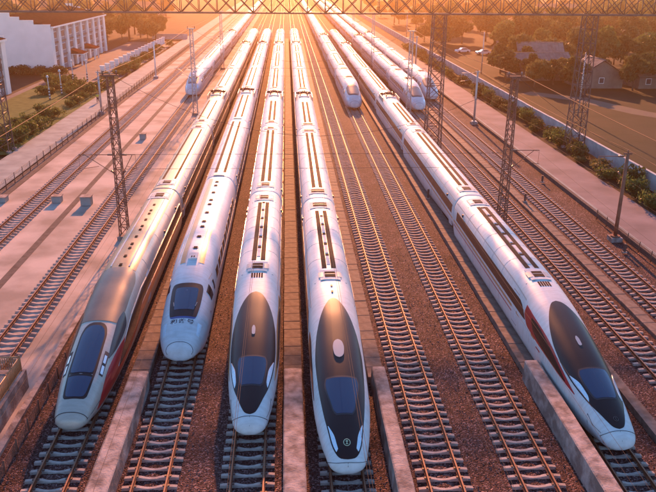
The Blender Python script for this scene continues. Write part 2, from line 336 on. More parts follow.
# ------------------------------------------------------------------ train bodies
class Body:
    def __init__(s, t):
        xs = t['s']; s.w = pchip(xs, t['w']); s.zt = pchip(xs, t['zt']); s.zb = pchip(xs, t['zb']); s.zc = pchip(xs, t['zc']); s.n = pchip(xs, t['n'])
    def P(s, q, u):
        w, zt, zb, zc, n = s.w(q), s.zt(q), s.zb(q), s.zc(q), s.n(q); a = abs(u); sg = 1 if u >= 0 else -1
        if a <= .7:
            ph = a / .7 * math.pi / 2; sn = math.sin(ph); cs = max(math.cos(ph), 0)
            return Vector((sg * w * sn ** (2 / n), q, zc + (zt - zc) * cs ** (2 / n)))
        t = (a - .7) / .3
        k = .13 + .55 * max(0, 1 - q / 2.2) ** 2
        return Vector((sg * w * (1 - k * t ** 2.2), q, zc - (zc - zb) * t))
    def ux(s, q, x):
        r = min(abs(x) / s.w(q), 1); u = .7 * math.asin(r ** (s.n(q) / 2)) / (math.pi / 2); return u if x >= 0 else -u
    def uz(s, q, z, sg):
        zt, zb, zc, n = s.zt(q), s.zb(q), s.zc(q), s.n(q)
        if z >= zc: return sg * .7 * math.acos(min(max((z - zc) / (zt - zc), 0), 1) ** (n / 2)) / (math.pi / 2)
        return sg * (.7 + .3 * min((zc - z) / (zc - zb), 1))
    def N(s, q, u):
        e = .004; u0 = min(max(u, -.99), .99); q0 = max(q, .02)
        if abs(u0) < .01: u0 = .01
        a = s.P(q0 + e, u0) - s.P(q0 - e, u0); c = s.P(q0, u0 + e) - s.P(q0, u0 - e); n = c.cross(a)
        n = n.normalized() if n.length > 0 else Vector((0, 0, 1))
        return n
    def off(s, q, u, e): return s.P(q, u) + s.N(q, u) * e
    def shell(s, L, m, lead=True):
        b = MB(); nu = 28; us = []
        for i in range(-nu, nu + 1): us.append(i / nu)
        if lead: ss = [0, .02, .05, .1, .16, .24, .34, .46, .6, .8, 1, 1.3, 1.6, *[1.8 + .2 * i for i in range(62)], 14.5, 16, L - .3, L - .1, L - .02]
        else: ss = [.02, .1, .3, L / 2, L - .3, L - .1, L - .02]
        rows = []
        for q in ss:
            r = [s.P(q, u) for u in us]
            d = min(q, L - q) if not lead else L - q
            if d < .2:
                k = {.02: .972, .1: .992}.get(round(d, 2), 1); r = [Vector((p.x * k, p.y, 1.6 + (p.z - 1.6) * k)) for p in r]
            rows.append(r)
        b.grid(rows, m, True, closeu=True, flip=False)
        n = len(us); c0 = sum(rows[0], Vector()) / n; c0.y -= .035 if lead else 0
        k = len(b.v); b.v += [tuple(c0)]
        for j in range(n): b.face([k, (j + 1) % n, j], m if lead else M['seam'], lead)
        k = len(b.v); c1 = sum(rows[-1], Vector()) / n; b.v += [tuple(c1)]; o = (len(rows) - 1) * n
        for j in range(n): b.face([k, o + j, o + (j + 1) % n], M['seam'])
        # gangway bellows to the next car
        g = [(-1.15, .9), (-1.2, 2.9), (-.9, 3.45), (.9, 3.45), (1.2, 2.9), (1.15, .9)]
        b.grid([[(x, y, z) for x, z in g] for y in (L - .04, L + .3)], M['seam'], False, flip=False)
        return b
    def patch(s, b, ss, lo, hi, m, eps=.008, nu=8, rim=.03):
        """surface patch between two u curves, standing eps off the body, with its edge turned down into the body"""
        rows = [[s.off(q, lo(q) + (hi(q) - lo(q)) * i / nu, eps) for i in range(nu + 1)] for q in ss]
        b.grid(rows, m, True)
        if rim:
            inn = [[s.off(q, lo(q) + (hi(q) - lo(q)) * i / nu, eps - rim) for i in (0, nu)] for q in ss]
            b.grid([[rows[k][0], inn[k][0]] for k in range(len(ss))], m, False, flip=True)
            b.grid([[rows[k][-1], inn[k][1]] for k in range(len(ss))], m, False)
            for k in (0, -1):
                e = [s.off(ss[k], lo(ss[k]) + (hi(ss[k]) - lo(ss[k])) * i / nu, eps - rim) for i in range(nu + 1)]
                b.grid([rows[k], e], m, False, flip=(k == 0))
    def sym(s, b, pts, m, eps=.008, nu=14, rows=36, sc=1., ds=0.):
        """patch symmetric about the middle with half width hw(q) given as points"""
        xs = [p[0] for p in pts]; f = pchip(xs, [p[1] for p in pts]); a, c = xs[0], xs[-1]
        ss = [a + (c - a) * (.5 - .5 * math.cos(math.pi * i / rows)) for i in range(rows + 1)]
        s.patch(b, ss, lambda q: s.ux(q, -f(q) * sc), lambda q: s.ux(q, f(q) * sc), m, eps, nu)
        return f
    def rect(s, b, s0, s1, x0, x1, m, eps=.01, n=6, rim=.03, nu=4):
        n = max(1, int((s1 - s0) / 2)) if s0 > 14 else max(n, int((s1 - s0) / .6))
        s.patch(b, [s0 + (s1 - s0) * i / n for i in range(n + 1)], lambda q: s.ux(q, x0), lambda q: s.ux(q, x1), m, eps, nu, rim)
    def side(s, b, pts, sg, m, eps=.012, n=14, nu=12):
        if pts[0][0] < 14 and n > 4: n *= 2; eps += .006
        else: nu = 6
        """side patch: pts = (s, zlow, zhigh)"""
        xs = [p[0] for p in pts]; lo = pchip(xs, [p[1] for p in pts]) if len(pts) > 1 else None; hi = pchip(xs, [p[2] for p in pts])
        ss = [xs[0] + (xs[-1] - xs[0]) * i / n for i in range(n + 1)]
        if sg > 0: s.patch(b, ss, lambda q: s.uz(q, hi(q), 1), lambda q: s.uz(q, lo(q), 1), m, eps, nu)
        else: s.patch(b, ss, lambda q: s.uz(q, lo(q), -1), lambda q: s.uz(q, hi(q), -1), m, eps, nu)
    def line(s, b, pts, m, r=.014): b.poly([s.off(q, u, .004) for q, u in pts], r, m, 4)

SS = [0, .06, .2, .5, 1.0, 1.5, 2.5, 4.2, 6, 8, 10.5, 13.5, 16, 40]
AF = dict(s=SS, w=[.30, .56, .72, .86, .95, 1.02, 1.16, 1.33, 1.42, 1.47, 1.5, 1.5, 1.5, 1.5],
          zt=[.70, .90, 1.06, 1.27, 1.47, 1.64, 1.95, 2.40, 2.83, 3.22, 3.6, 3.82, 3.85, 3.85],
          zb=[.44, .36, .30, .26, .24, .23, .22, .22, .22, .22, .22, .22, .22, .22],
          zc=[.56, .60, .65, .72, .80, .88, 1.02, 1.22, 1.42, 1.6, 1.75, 1.8, 1.8, 1.8],
          n=[2.2, 2.2, 2.2, 2.2, 2.2, 2.2, 2.2, 2.25, 2.35, 2.5, 2.7, 2.9, 3.0, 3.0])
BF = dict(AF, w=[.34, .60, .77, .90, 1.0, 1.1, 1.25, 1.41, 1.47, 1.5, 1.5, 1.5, 1.5, 1.5])
C2 = dict(s=[0, .05, .2, .45, 1, 1.8, 3, 5, 6.5, 8, 9.5, 11, 14, 40], w=[.36, .64, .88, 1.02, 1.2, 1.36, 1.46, 1.5, 1.5, 1.5, 1.5, 1.5, 1.5, 1.5],
          zt=[.80, 1.05, 1.30, 1.54, 1.84, 2.12, 2.47, 3.0, 3.38, 3.67, 3.82, 3.85, 3.85, 3.85], zb=[.50, .42, .36, .31, .28, .26, .24, .22, .22, .22, .22, .22, .22, .22],
          zc=[.65, .70, .76, .84, .95, 1.08, 1.25, 1.45, 1.58, 1.7, 1.78, 1.8, 1.8, 1.8], n=[2.2, 2.2, 2.25, 2.3, 2.3, 2.3, 2.35, 2.5, 2.6, 2.75, 2.9, 3, 3, 3])
MIDB = Body(AF); OFF = 18.0           # mid cars use the constant section beyond s = 16
class Mid(Body):
    def __init__(s):
        for k, v in dict(w=1.5, zt=3.85, zb=.22, zc=1.8, n=3.0).items(): setattr(s, k, (lambda q, v=v: v))
MID = Mid()

def hatch(B, par, s0, s1, style, hw=.78):
    """air conditioning box on the roof: white casing, dark grille opening, grey louvres"""
    b = MB(); B.rect(b, s0, s1, -hw, hw, M['roofbox'], .06, 4, .08); o = b.build('roof_box', par)
    d = s1 - s0; b = MB()
    g = .33 if style != 'wide' else .55
    B.rect(b, s0 + d * .22, s1 - d * .22, -g, g, M['grille'], .075, 3, .03)
    if style != 'wide':
        for sg in (-1, 1): B.rect(b, s0 + d * .25, s1 - d * .25, sg * .56 - .14, sg * .56 + .14, M['louvre'], .075, 3, .03)
    q = (s0 + s1) / 2; B.rect(b, q - .025, q + .025, -g, g, M['louvre'], .09, 1, .03)
    b.build('roof_grille', par)
    b = MB(); B.line(b, [(s0 - .08, B.ux(s0, -1.0)), (s0 - .08, B.ux(s0, -.5)), (s0 - .08, B.ux(s0, .5)), (s0 - .08, B.ux(s0, 1.0))], M['seam'], .022); b.build('roof_rail', par)

def pair_strips(B, par, s0, s1, c, hw, ribs=True, m='duct', dash=False):
    for sg in (-1, 1):
        b = MB(); B.rect(b, s0, s1, sg * c - hw, sg * c + hw, M[m], .02, 5, .04); b.build('roof_duct', par)
    if dash:
        b = MB(); k = s0 + .6
        while k < s1 - 1: B.rect(b, k, k + 1.5, -(c - hw) * .75, (c - hw) * .75, M['roofbox'], .03, 2, .04); B.rect(b, k + 1.62, k + 1.92, -(c - hw) * .8, (c - hw) * .8, M['grille'], .03, 1, .04); k += 2.1
        b.build('roof_vents', par)
def vents(B, par, s0, s1, step, hw=.11, x=0., ln=.34):
    q = s0; k = 0
    while q < s1:
        b = MB(); B.rect(b, q, q + ln, x - hw, x + hw, M['grille'], .05, 2, .07); B.rect(b, q + ln * .3, q + ln * .6, x - hw * 1.5, x + hw * 1.5, M['louvre'], .03, 1, .05); b.build('roof_vent', par)
        k += 1; q += step * (1 if k % 3 else .55)
def ring(B, par, q, r=.012):
    b = MB(); B.line(b, [(q, -.95 + 1.9 * i / 24) for i in range(25)], M['louvre'], r); b.build('panel_seam', par)
def gutters(B, par, s0, s1):
    for sg in (-1, 1):
        b = MB(); B.rect(b, s0, s1, sg * 1.3 - .018, sg * 1.3 + .018, M['louvre'], .012, 14, .03, 2); b.build('roof_gutter', par)
def pantograph(par, q, side=1, z=3.86):
    b = MB(); g = M['steel']
    for x in (-.55, .55):
        for y in (-.9, .9): b.tube((x, q + y, z - .03), (x, q + y, z + .28), .09, M['insul'], 6)
    for x in (-.55, .55): b.tube((x, q - .9, z + .3), (x, q + .9, z + .3), .05, g, 5)
    for y in (-.9, 0, .9): b.tube((-.6, q + y, z + .3), (.6, q + y, z + .3), .05, g, 5)
    b.tube((-.35, q - .9, z + .32), (-.05, q + 1.5, z + .52), .05, g, 5); b.tube((.35, q - .9, z + .32), (.05, q + 1.5, z + .52), .05, g, 5)
    b.tube((-.1, q + 1.5, z + .54), (-.3, q - 1.0, z + .62), .035, g, 5); b.tube((.1, q + 1.5, z + .54), (.3, q - 1.0, z + .62), .035, g, 5)
    for y in (-1.15, -.85): b.poly([(-1.0, q + y, z + .52), (-.7, q + y, z + .66), (.7, q + y, z + .66), (1.0, q + y, z + .52)], .035, g, 5)
    b.build('pantograph', par)
    b = MB(); b.box(-1.15, q + 2.0, z - .12, 1.15, q + 2.25, z + .12, M['grille'])
    for x in (-.8, .8): b.tube((x, q + 1.9, z), (x, q + 2.7, z + .22), .09, M['insul'], 6)
    b.build('roof_equipment', par)
    b = MB(); b.box(-.8, q - 1.9, z - .05, .8, q - 1.6, z + .14, M['roofbox']); b.build('roof_box', par)
    for sg in (-1, 1): b = MB(); b.box(sg * 1.28 - .04, q - 2.2, z - .55, sg * 1.28 + .04, q + 2.6, z + .05, M['louvre']); b.build('pantograph_fairing', par)
def band(B, par, s0, s1, sg, z0=2.0, z1=2.75, m='winband'):
    b = MB(); B.side(b, [(s0, z0, z1), (s1, z0, z1)], sg, M[m], .008, 3); return b.build('window_band', par)
def windows(B, par, s0, s1, sg, z0=2.05, z1=2.7, step=1.9, wd=1.25):
    q = s0
    while q + wd < s1:
        b = MB(); B.side(b, [(q, z0, z1), (q + wd, z0, z1)], sg, M['winband'], .01, 2); b.build('window', par); q += step
def stripe(B, par, s0, s1, sg, z0, z1, m):
    b = MB(); B.side(b, [(s0, z0, z1), (s1, z0, z1)], sg, M[m], .007, 3); b.build('side_stripe', par)
def door(B, par, q, sg):
    b = MB(); B.side(b, [(q, .75, 2.9), (q + .95, .75, 2.9)], sg, M['white2'], .006, 2)
    B.side(b, [(q + .3, 2.0, 2.65), (q + .65, 2.0, 2.65)], sg, M['winband'], .012, 2)
    z = [(.75, q), (2.9, q), (2.9, q + .95), (.75, q + .95), (.75, q)]; B.line(b, [(y_, B.uz(y_, z_, sg)) for z_, y_ in z], M['seam'], .014); b.build('door', par)
def camera_pod(B, par, q, sg):
    b = MB(); u = B.uz(q, 3.0, sg); p = B.off(q, u, 0); b.box(p.x - .09, q - .12, p.z - .14, p.x + .09, q + .12, p.z + .08, M['seam']); b.build('side_camera', par)

def shell_obj(B, name, L, m, par, y, lead): return B.shell(L, m, lead).build(name, par, (0, y, 0))

def mid_car(kind, L, par, y, m, far=False, panto=None):
    c = shell_obj(MID, 'passenger_car', L, m, par, y, False); B = MID
    if kind in ('AF', 'BF'):
        hatch(B, c, 1.2, 2.75, 'wide' if kind == 'BF' else 'n'); hatch(B, c, L - 2.75, L - 1.2, 'wide' if kind == 'BF' else 'n')
        pair_strips(B, c, 3.2, L - 3.2 - (8 if panto else 0), .30, .16, dash=False)
    elif kind == 'C2':
        pair_strips(B, c, 1.5, L - 1.5 - (7 if panto else 0), .42, .13)
        b = MB(); B.rect(b, .1, .7, -.5, .5, M['louvre'], .1, 2, .12); b.build('roof_equipment', c)
    elif kind == 'T1':
        b = MB(); B.rect(b, .2, L - .2, -1.02, 1.02, M['tanroof'], .012, 8, .03, 24); b.build('tan_roof_panel', c)
        hatch(B, c, 1.2, 2.7, 'n'); hatch(B, c, L - 2.7, L - 1.2, 'n'); pair_strips(B, c, 3.2, L - 3.2 - (8 if panto else 0), .55, .11)
    elif kind == 'C3':
        hatch(B, c, 2.0, 4.6, 'wide', .95); hatch(B, c, L - 4.6, L - 2.0, 'wide', .95)
        if not far: pair_strips(B, c, 5.2, L - 5.2 - (6 if panto else 0), .5, .13)
    for sg in (-1, 1):
        if kind in ('C2', 'C3') and not far: windows(B, c, 3.0, L - 3.0, sg)
        else: band(B, c, .8, L - .8, sg, 2.0, 2.75)
        stripe(B, c, .3, L - .3, sg, 1.62, 1.76, 'gold' if kind in ('AF', 'BF', 'T1') else 'navyline')
        if not far:
            door(B, c, .9, sg); camera_pod(B, c, 3.2, sg)
    if not far:
        gutters(B, c, .4, L - .4)
        for q in (L * .18, L * .34, L * .5, L * .66, L * .82): ring(B, c, q)
    if panto: pantograph(c, panto)
    return c
M['navyline'] = mat('blue_stripe_paint', (.03, .07, .25), .3, coat=.4)

def glyph(B, par, txt, s0, x0, w_, h_):
    cu = bpy.data.curves.new('t', 'FONT'); cu.body = txt; cu.size = 1; cu.align_x = 'CENTER'; cu.offset = .018; cu.resolution_u = 2
    o = bpy.data.objects.new('t', cu); col.objects.link(o); dg = bpy.context.evaluated_depsgraph_get(); me = bpy.data.meshes.new_from_object(o.evaluated_get(dg)); bpy.data.objects.remove(o)
    vs = [v.co.copy() for v in me.vertices]
    if not vs: return
    a = min(v.x for v in vs); c = max(v.x for v in vs); e = min(v.y for v in vs); g = max(v.y for v in vs)
    for v in me.vertices:
        x = x0 + ((v.co.x - a) / max(c - a, .01) - .5) * w_; q = s0 + (v.co.y - e) / max(g - e, .01) * h_
        v.co = B.off(q, B.ux(q, x), .008)
    me.materials.clear(); me.materials.append(M['text']); obj('lettering', me, par)

def lead_AF(par, m, L, red=False, emb=False):
    B = Body(AF); c = shell_obj(B, 'lead_car', L, m, par, 0, True)
    HP = [(.50, 0), (.53, .12), (.60, .25), (.9, .42), (1.4, .60), (2.4, .91), (4.2, 1.17), (5.4, 1.23), (6.6, 1.21), (7.8, 1.08), (8.8, .85), (9.6, .55), (10.05, .28), (10.2, 0)]
    b = MB(); f = B.sym(b, HP, M['glassblk'], .010, 16, 44); b.build('nose_hood', c)
    b = MB(); f3 = pchip([2.2, 2.4, 4.0, 4.36], [.48, .62, .81, .70]); B.patch(b, [2.2 + 2.16 * i / 14 for i in range(15)], lambda q: B.ux(q, -f3(q)), lambda q: B.ux(q, f3(q)), M['seam'], .02, 12); b.build('windscreen_seal', c)
    b = MB(); f2 = pchip([2.3, 2.45, 4.0, 4.25], [.46, .56, .74, .66])
    ss = [2.3 + 1.95 * i / 14 for i in range(15)]; B.patch(b, ss, lambda q: B.ux(q, -f2(q)), lambda q: B.ux(q, f2(q)), M['glass'], .03, 12); b.build('windscreen', c)
    for sg in (-1, 1):
        b = MB(); g = pchip([2.3, 2.6, 3.4, 4.3], [0, .12, .17, .02]); ss = [2.3 + 2 * i / 12 for i in range(13)]
        A = lambda q: B.ux(q, sg * (f(q) - .05 - g(q))); Z = lambda q: B.ux(q, sg * (f(q) - .05))
        B.patch(b, ss, A if sg > 0 else Z, Z if sg > 0 else A, M['lamp'], .035, 3); b.build('headlight', c)
        b = MB(); B.side(b, [(10.9, 2.0, 2.05), (11.6, 1.98, 2.55), (12.4, 1.98, 2.75), (L - 1.2, 1.98, 2.75)], sg, M['winband'], .008, 22); b.build('window_band', c)
        stripe(B, c, 9, L - .3, sg, 1.62, 1.78, 'gold')
        if red: stripe(B, c, 8, L - .3, sg, 1.30, 1.40, 'red')
        b = MB(); B.side(b, [(3.3, 1.46, 1.50), (5, 1.55, 1.92), (7.5, 1.66, 2.5), (10.3, 1.82, 2.82), (11.1, 2.3, 2.9)], sg, M['gold'] if not red else M['red'], .008, 20); b.build('red_flash' if red else 'side_flash', c)
        b = MB(); B.side(b, [(4.4, 1.56, 1.62), (5.6, 1.63, 1.95), (7.5, 1.76, 2.36), (9.2, 2.0, 2.6), (9.9, 2.45, 2.62)], sg, M['winband'], .02, 18); b.build('side_window', c)
        door(B, c, 12.6, sg); camera_pod(B, c, L - 3, sg)
        b = MB(); B.line(b, [(.62, B.uz(.62, .98, sg)), (1.3, B.uz(1.3, 1.0, sg)), (1.9, sg * .55), (1.75, sg * .72), (1.5, sg * .9)], M['seam'], .014); b.build('panel_seam', c)
    b = MB(); B.line(b, [(.42 + .16 * (abs(u) / .62) ** 4, u) for u in [-.62 + 1.24 * i / 20 for i in range(21)]], M['seam'], .016)
    B.line(b, [(.43, .0), (.05, .0)], M['seam'], .01)
    for sg in (-1, 1): B.line(b, [(.58, sg * .62), (.3, sg * .72), (.1, sg * .85)], M['seam'], .014)
    b.build('nose_cover_seam', c)
    b = MB(); B.sym(b, [(6.0, 0), (6.05, .09), (6.5, .10), (6.75, .05), (6.8, 0)], M['dome'], .03, 4, 8); b.build('roof_antenna', c)
    b = MB(); B.line(b, [(2.3, B.ux(2.3, -.46)), (2.36, 0), (2.3, B.ux(2.3, .46))], M['seam'], .02); B.line(b, [(2.35, 0), (3.3, B.ux(3.3, .1))], M['seam'], .012); b.build('wiper', c)
    b = MB()
    for k in range(5): B.rect(b, 12.0, 12.6, -.36 + .155 * k, -.26 + .155 * k, M['grille'], .02, 2, .04, 2)
    b.build('roof_louvre', c)
    hatch(B, c, 12.85, 14.35, 'n', .62)
    pair_strips(B, c, 14.7, L - 3.4, .30, .15, dash=True); hatch(B, c, L - 2.8, L - 1.2, 'n')
    gutters(B, c, 11.5, L - .4)
    for q in (16.5, 19, 21.5, 24, 26.5): ring(B, c, q)
    if emb: emblem(B, c, 1.02, .11, M['emblemd'])
    return c
def emblem(B, c, s0, r, m):
    b = MB()
    def pt(a, d): x = r * a; q = s0 + r * 1.15 * d; return B.off(q, B.ux(q, x), .03)
    pts = [pt(math.sin(t), math.cos(t)) for t in [2 * math.pi * i / 24 for i in range(25)]]; b.poly(pts, r * .12, m, 4)
    b.poly([pt(-.35, .28), (pt(-.2, .52)), pt(0, .58), pt(.2, .52), pt(.35, .28)], r * .1, m, 4); b.poly([pt(0, .58), pt(0, -.45)], r * .12, m, 4)
    b.poly([pt(-.38, -.45), pt(.38, -.45)], r * .11, m, 4); b.poly([pt(-.22, .12), pt(.22, .12)], r * .1, m, 4); b.build('emblem', c)
def lead_BF(par, m, L):
    B = Body(BF); c = shell_obj(B, 'lead_car', L, m, par, 0, True)
    HP = [(.20, 0), (.22, .22), (.28, .38), (.5, .55), (.95, .70), (1.8, .84), (2.8, .99), (4.7, 1.17), (6.6, 1.24), (8.2, 1.15), (9.6, .93), (10.7, .66), (11.5, .36), (11.85, .15), (11.92, 0)]
    b = MB(); f = B.sym(b, HP, M['glassblk'], .010, 16, 50); b.build('nose_hood', c)
    b = MB(); f3 = pchip([2.45, 2.7, 3.2, 4.6, 4.97], [.38, .53, .64, .87, .78]); B.patch(b, [2.45 + 2.52 * i / 14 for i in range(15)], lambda q: B.ux(q, -f3(q)), lambda q: B.ux(q, f3(q)), M['seam'], .02, 12); b.build('windscreen_seal', c)
    f2 = pchip([2.55, 2.75, 3.2, 4.6, 4.85], [.36, .48, .58, .80, .74]); ss = [2.55 + 2.3 * i / 14 for i in range(15)]
    b = MB(); B.patch(b, ss, lambda q: B.ux(q, -f2(q)), lambda q: B.ux(q, f2(q)), M['glass'], .03, 12); b.build('windscreen', c)
    for sg in (-1, 1):
        g = pchip([.55, .7, 1.2, 2.0], [.02, .15, .17, .02]); ss = [.55 + 1.45 * i / 12 for i in range(13)]
        A = lambda q: B.ux(q, sg * (f(q) - .06 - g(q))); Z = lambda q: B.ux(q, sg * (f(q) - .06))
        b = MB(); B.patch(b, ss, A if sg > 0 else Z, Z if sg > 0 else A, M['lamp'], .035, 3); b.build('headlight', c)
        b = MB(); B.side(b, [(10.9, 2.0, 2.05), (11.6, 1.98, 2.55), (12.4, 1.98, 2.75), (L - 1.2, 1.98, 2.75)], sg, M['winband'], .008, 22); b.build('window_band', c)
        stripe(B, c, 9, L - .3, sg, 1.62, 1.78, 'gold'); door(B, c, 12.6, sg); camera_pod(B, c, L - 3, sg)
        b = MB(); B.side(b, [(4.4, 1.5, 1.56), (5.6, 1.58, 1.9), (7.5, 1.72, 2.3), (9.2, 1.95, 2.55), (9.9, 2.4, 2.57)], sg, M['winband'], .012, 18); b.build('side_window', c)
    b = MB(); B.line(b, [(.10 + .55 * (abs(u) / .8) ** 3, u) for u in [-.8 + 1.6 * i / 24 for i in range(25)]], M['seam'], .015); B.line(b, [(.10, 0), (.02, .0)], M['seam'], .01); b.build('nose_cover_seam', c)
    b = MB(); B.sym(b, [(6.3, 0), (6.35, .12), (6.6, .25), (7.1, .29), (7.5, .23), (7.7, .1), (7.74, 0)], M['dome'], .05, 8, 14); b.build('roof_dome', c)
    b = MB(); B.line(b, [(2.5, B.ux(2.5, -.4)), (2.46, 0), (2.5, B.ux(2.5, .4))], M['seam'], .022); B.line(b, [(2.5, 0), (3.6, B.ux(3.6, .12))], M['seam'], .014); b.build('wiper', c)
    emblem(B, c, .93, .15, M['emblem'])
    for q in (12.6, 13.4):
        b = MB(); B.rect(b, q, q + .22, -.06, .06, M['seam'], .05, 2, .06); b.build('roof_antenna', c)
    hatch(B, c, 14.4, 15.9, 'n', .62); pair_strips(B, c, 16.3, L - 3.6, .30, .15, dash=True); hatch(B, c, L - 2.9, L - 1.2, 'wide', .8)
    gutters(B, c, 12, L - .4)
    for q in (18, 21, 24, 27): ring(B, c, q)
    return c
def lead_T1(par, L):
    B = Body(AF); m = M['silver']; c = shell_obj(B, 'lead_car', L, M['silver'], par, 0, True)
    b = MB(); B.sym(b, [(1.1, .30), (1.14, .48), (1.35, .6), (2.4, .68), (3.2, .72), (5.6, .72), (6.3, .62), (6.62, .42), (6.72, .2)], M['glassblk'], .012, 12, 40); b.build('nose_hood', c)
    b = MB(); B.sym(b, [(1.22, .28), (1.28, .42), (1.5, .5), (2.3, .58), (2.55, .6)], M['glass'], .026, 10, 14); b.build('nose_panel', c)
    b = MB(); B.sym(b, [(2.8, .40), (2.85, .54), (3.1, .60), (5.5, .62), (6.1, .52), (6.4, .3), (6.46, .1)], M['glass'], .03, 10, 24); b.build('windscreen', c)
    b = MB(); B.line(b, [(2.72, B.ux(2.7, -.6)), (2.7, 0), (2.72, B.ux(2.7, .6))], M['louvre'], .025); B.line(b, [(2.72, 0), (3.6, B.ux(3.6, .3))], M['seam'], .02); b.build('wiper', c)
    b = MB(); B.sym(b, [(6.9, .5), (7.0, .95), (7.5, 1.15), (9, 1.2), (11.5, 1.2), (12.6, 1.05), (13, .7)], M['brown'], .015, 24, 60); b.build('dark_roof_panel', c)
    for sg in (-1, 1):
        b = MB(); B.patch(b, [2.9 + 1.7 * i / 10 for i in range(11)], (lambda q: B.ux(q, .86)) if sg > 0 else (lambda q: B.ux(q, -1.02 - .03 * (q - 2.9))), (lambda q: B.ux(q, 1.02 + .03 * (q - 2.9))) if sg > 0 else (lambda q: B.ux(q, -.86)), M['seam'], .02, 3); b.build('headlight_housing', c)
        for q in (3.0, 3.75):
            b = MB(); B.rect(b, q, q + .55, min(sg * .89, sg * 1.0), max(sg * .89, sg * 1.0), M['lamp'], .035, 4); b.build('headlight', c)
        b = MB(); B.side(b, [(4.3, 1.98, 2.02), (5.2, 2.0, 2.30), (6.4, 2.1, 2.60), (7.6, 2.3, 2.84), (8.3, 2.76, 2.88)], sg, M['winband'], .014, 16); b.build('side_window', c)
        b = MB(); B.side(b, [(1.5, .55, .62), (2.4, .5, 1.25), (4, .5, 1.75), (6, .5, 1.95), (8, .6, 1.9), (12, 1.2, 1.78), (L - .3, 1.45, 1.7)], sg, M['red'], .008, 26); b.build('red_flash', c)
        b = MB(); B.side(b, [(5.2, 1.0, 1.1), (6.5, 1.0, 1.7), (9, 1.25, 2.3), (12, 1.9, 2.6), (12.6, 1.95, 2.65), (L - 1, 1.95, 2.7)], sg, M['winband'], .016, 26); b.build('window_band', c)
        b = MB(); B.line(b, [(5.0, B.uz(5, 1.1, sg)), (7, B.uz(7, 1.9, sg)), (9, B.uz(9, 2.4, sg)), (12, B.uz(12, 2.72, sg)), (L - 1, B.uz(L - 1, 2.78, sg))], M['lampw'], .025); b.build('white_pinstripe', c)
        door(B, c, 14, sg); camera_pod(B, c, L - 3, sg); camera_pod(B, c, L - 9, sg)
    b = MB(); B.line(b, [(.36, u) for u in [-.62 + 1.24 * i / 16 for i in range(17)]], M['seam'], .022)
    for sg in (-1, 1): B.line(b, [(.36, sg * .62), (.8, sg * .66), (2.0, sg * .72)], M['seam'], .014); B.line(b, [(.36, sg * .62), (.12, sg * .8)], M['seam'], .016)
    b.build('nose_cover_seam', c)
    b = MB(); B.rect(b, 12.9, L - .15, -1.02, 1.02, M['tanroof'], .012, 8, .03, 24); b.build('tan_roof_panel', c)
    vents(B, c, 13.2, L - 5, 1.5, .09)
    for sg in (-1, 1):
        b = MB(); B.rect(b, 13.2, L - 3.2, sg * .58 - .05, sg * .58 + .05, M['roofbox'], .05, 8, .07); b.build('roof_rail', c)
    hatch(B, c, L - 3.0, L - 1.3, 'n', .85)
    for q in (15, 20, 25): ring(B, c, q)
    return c
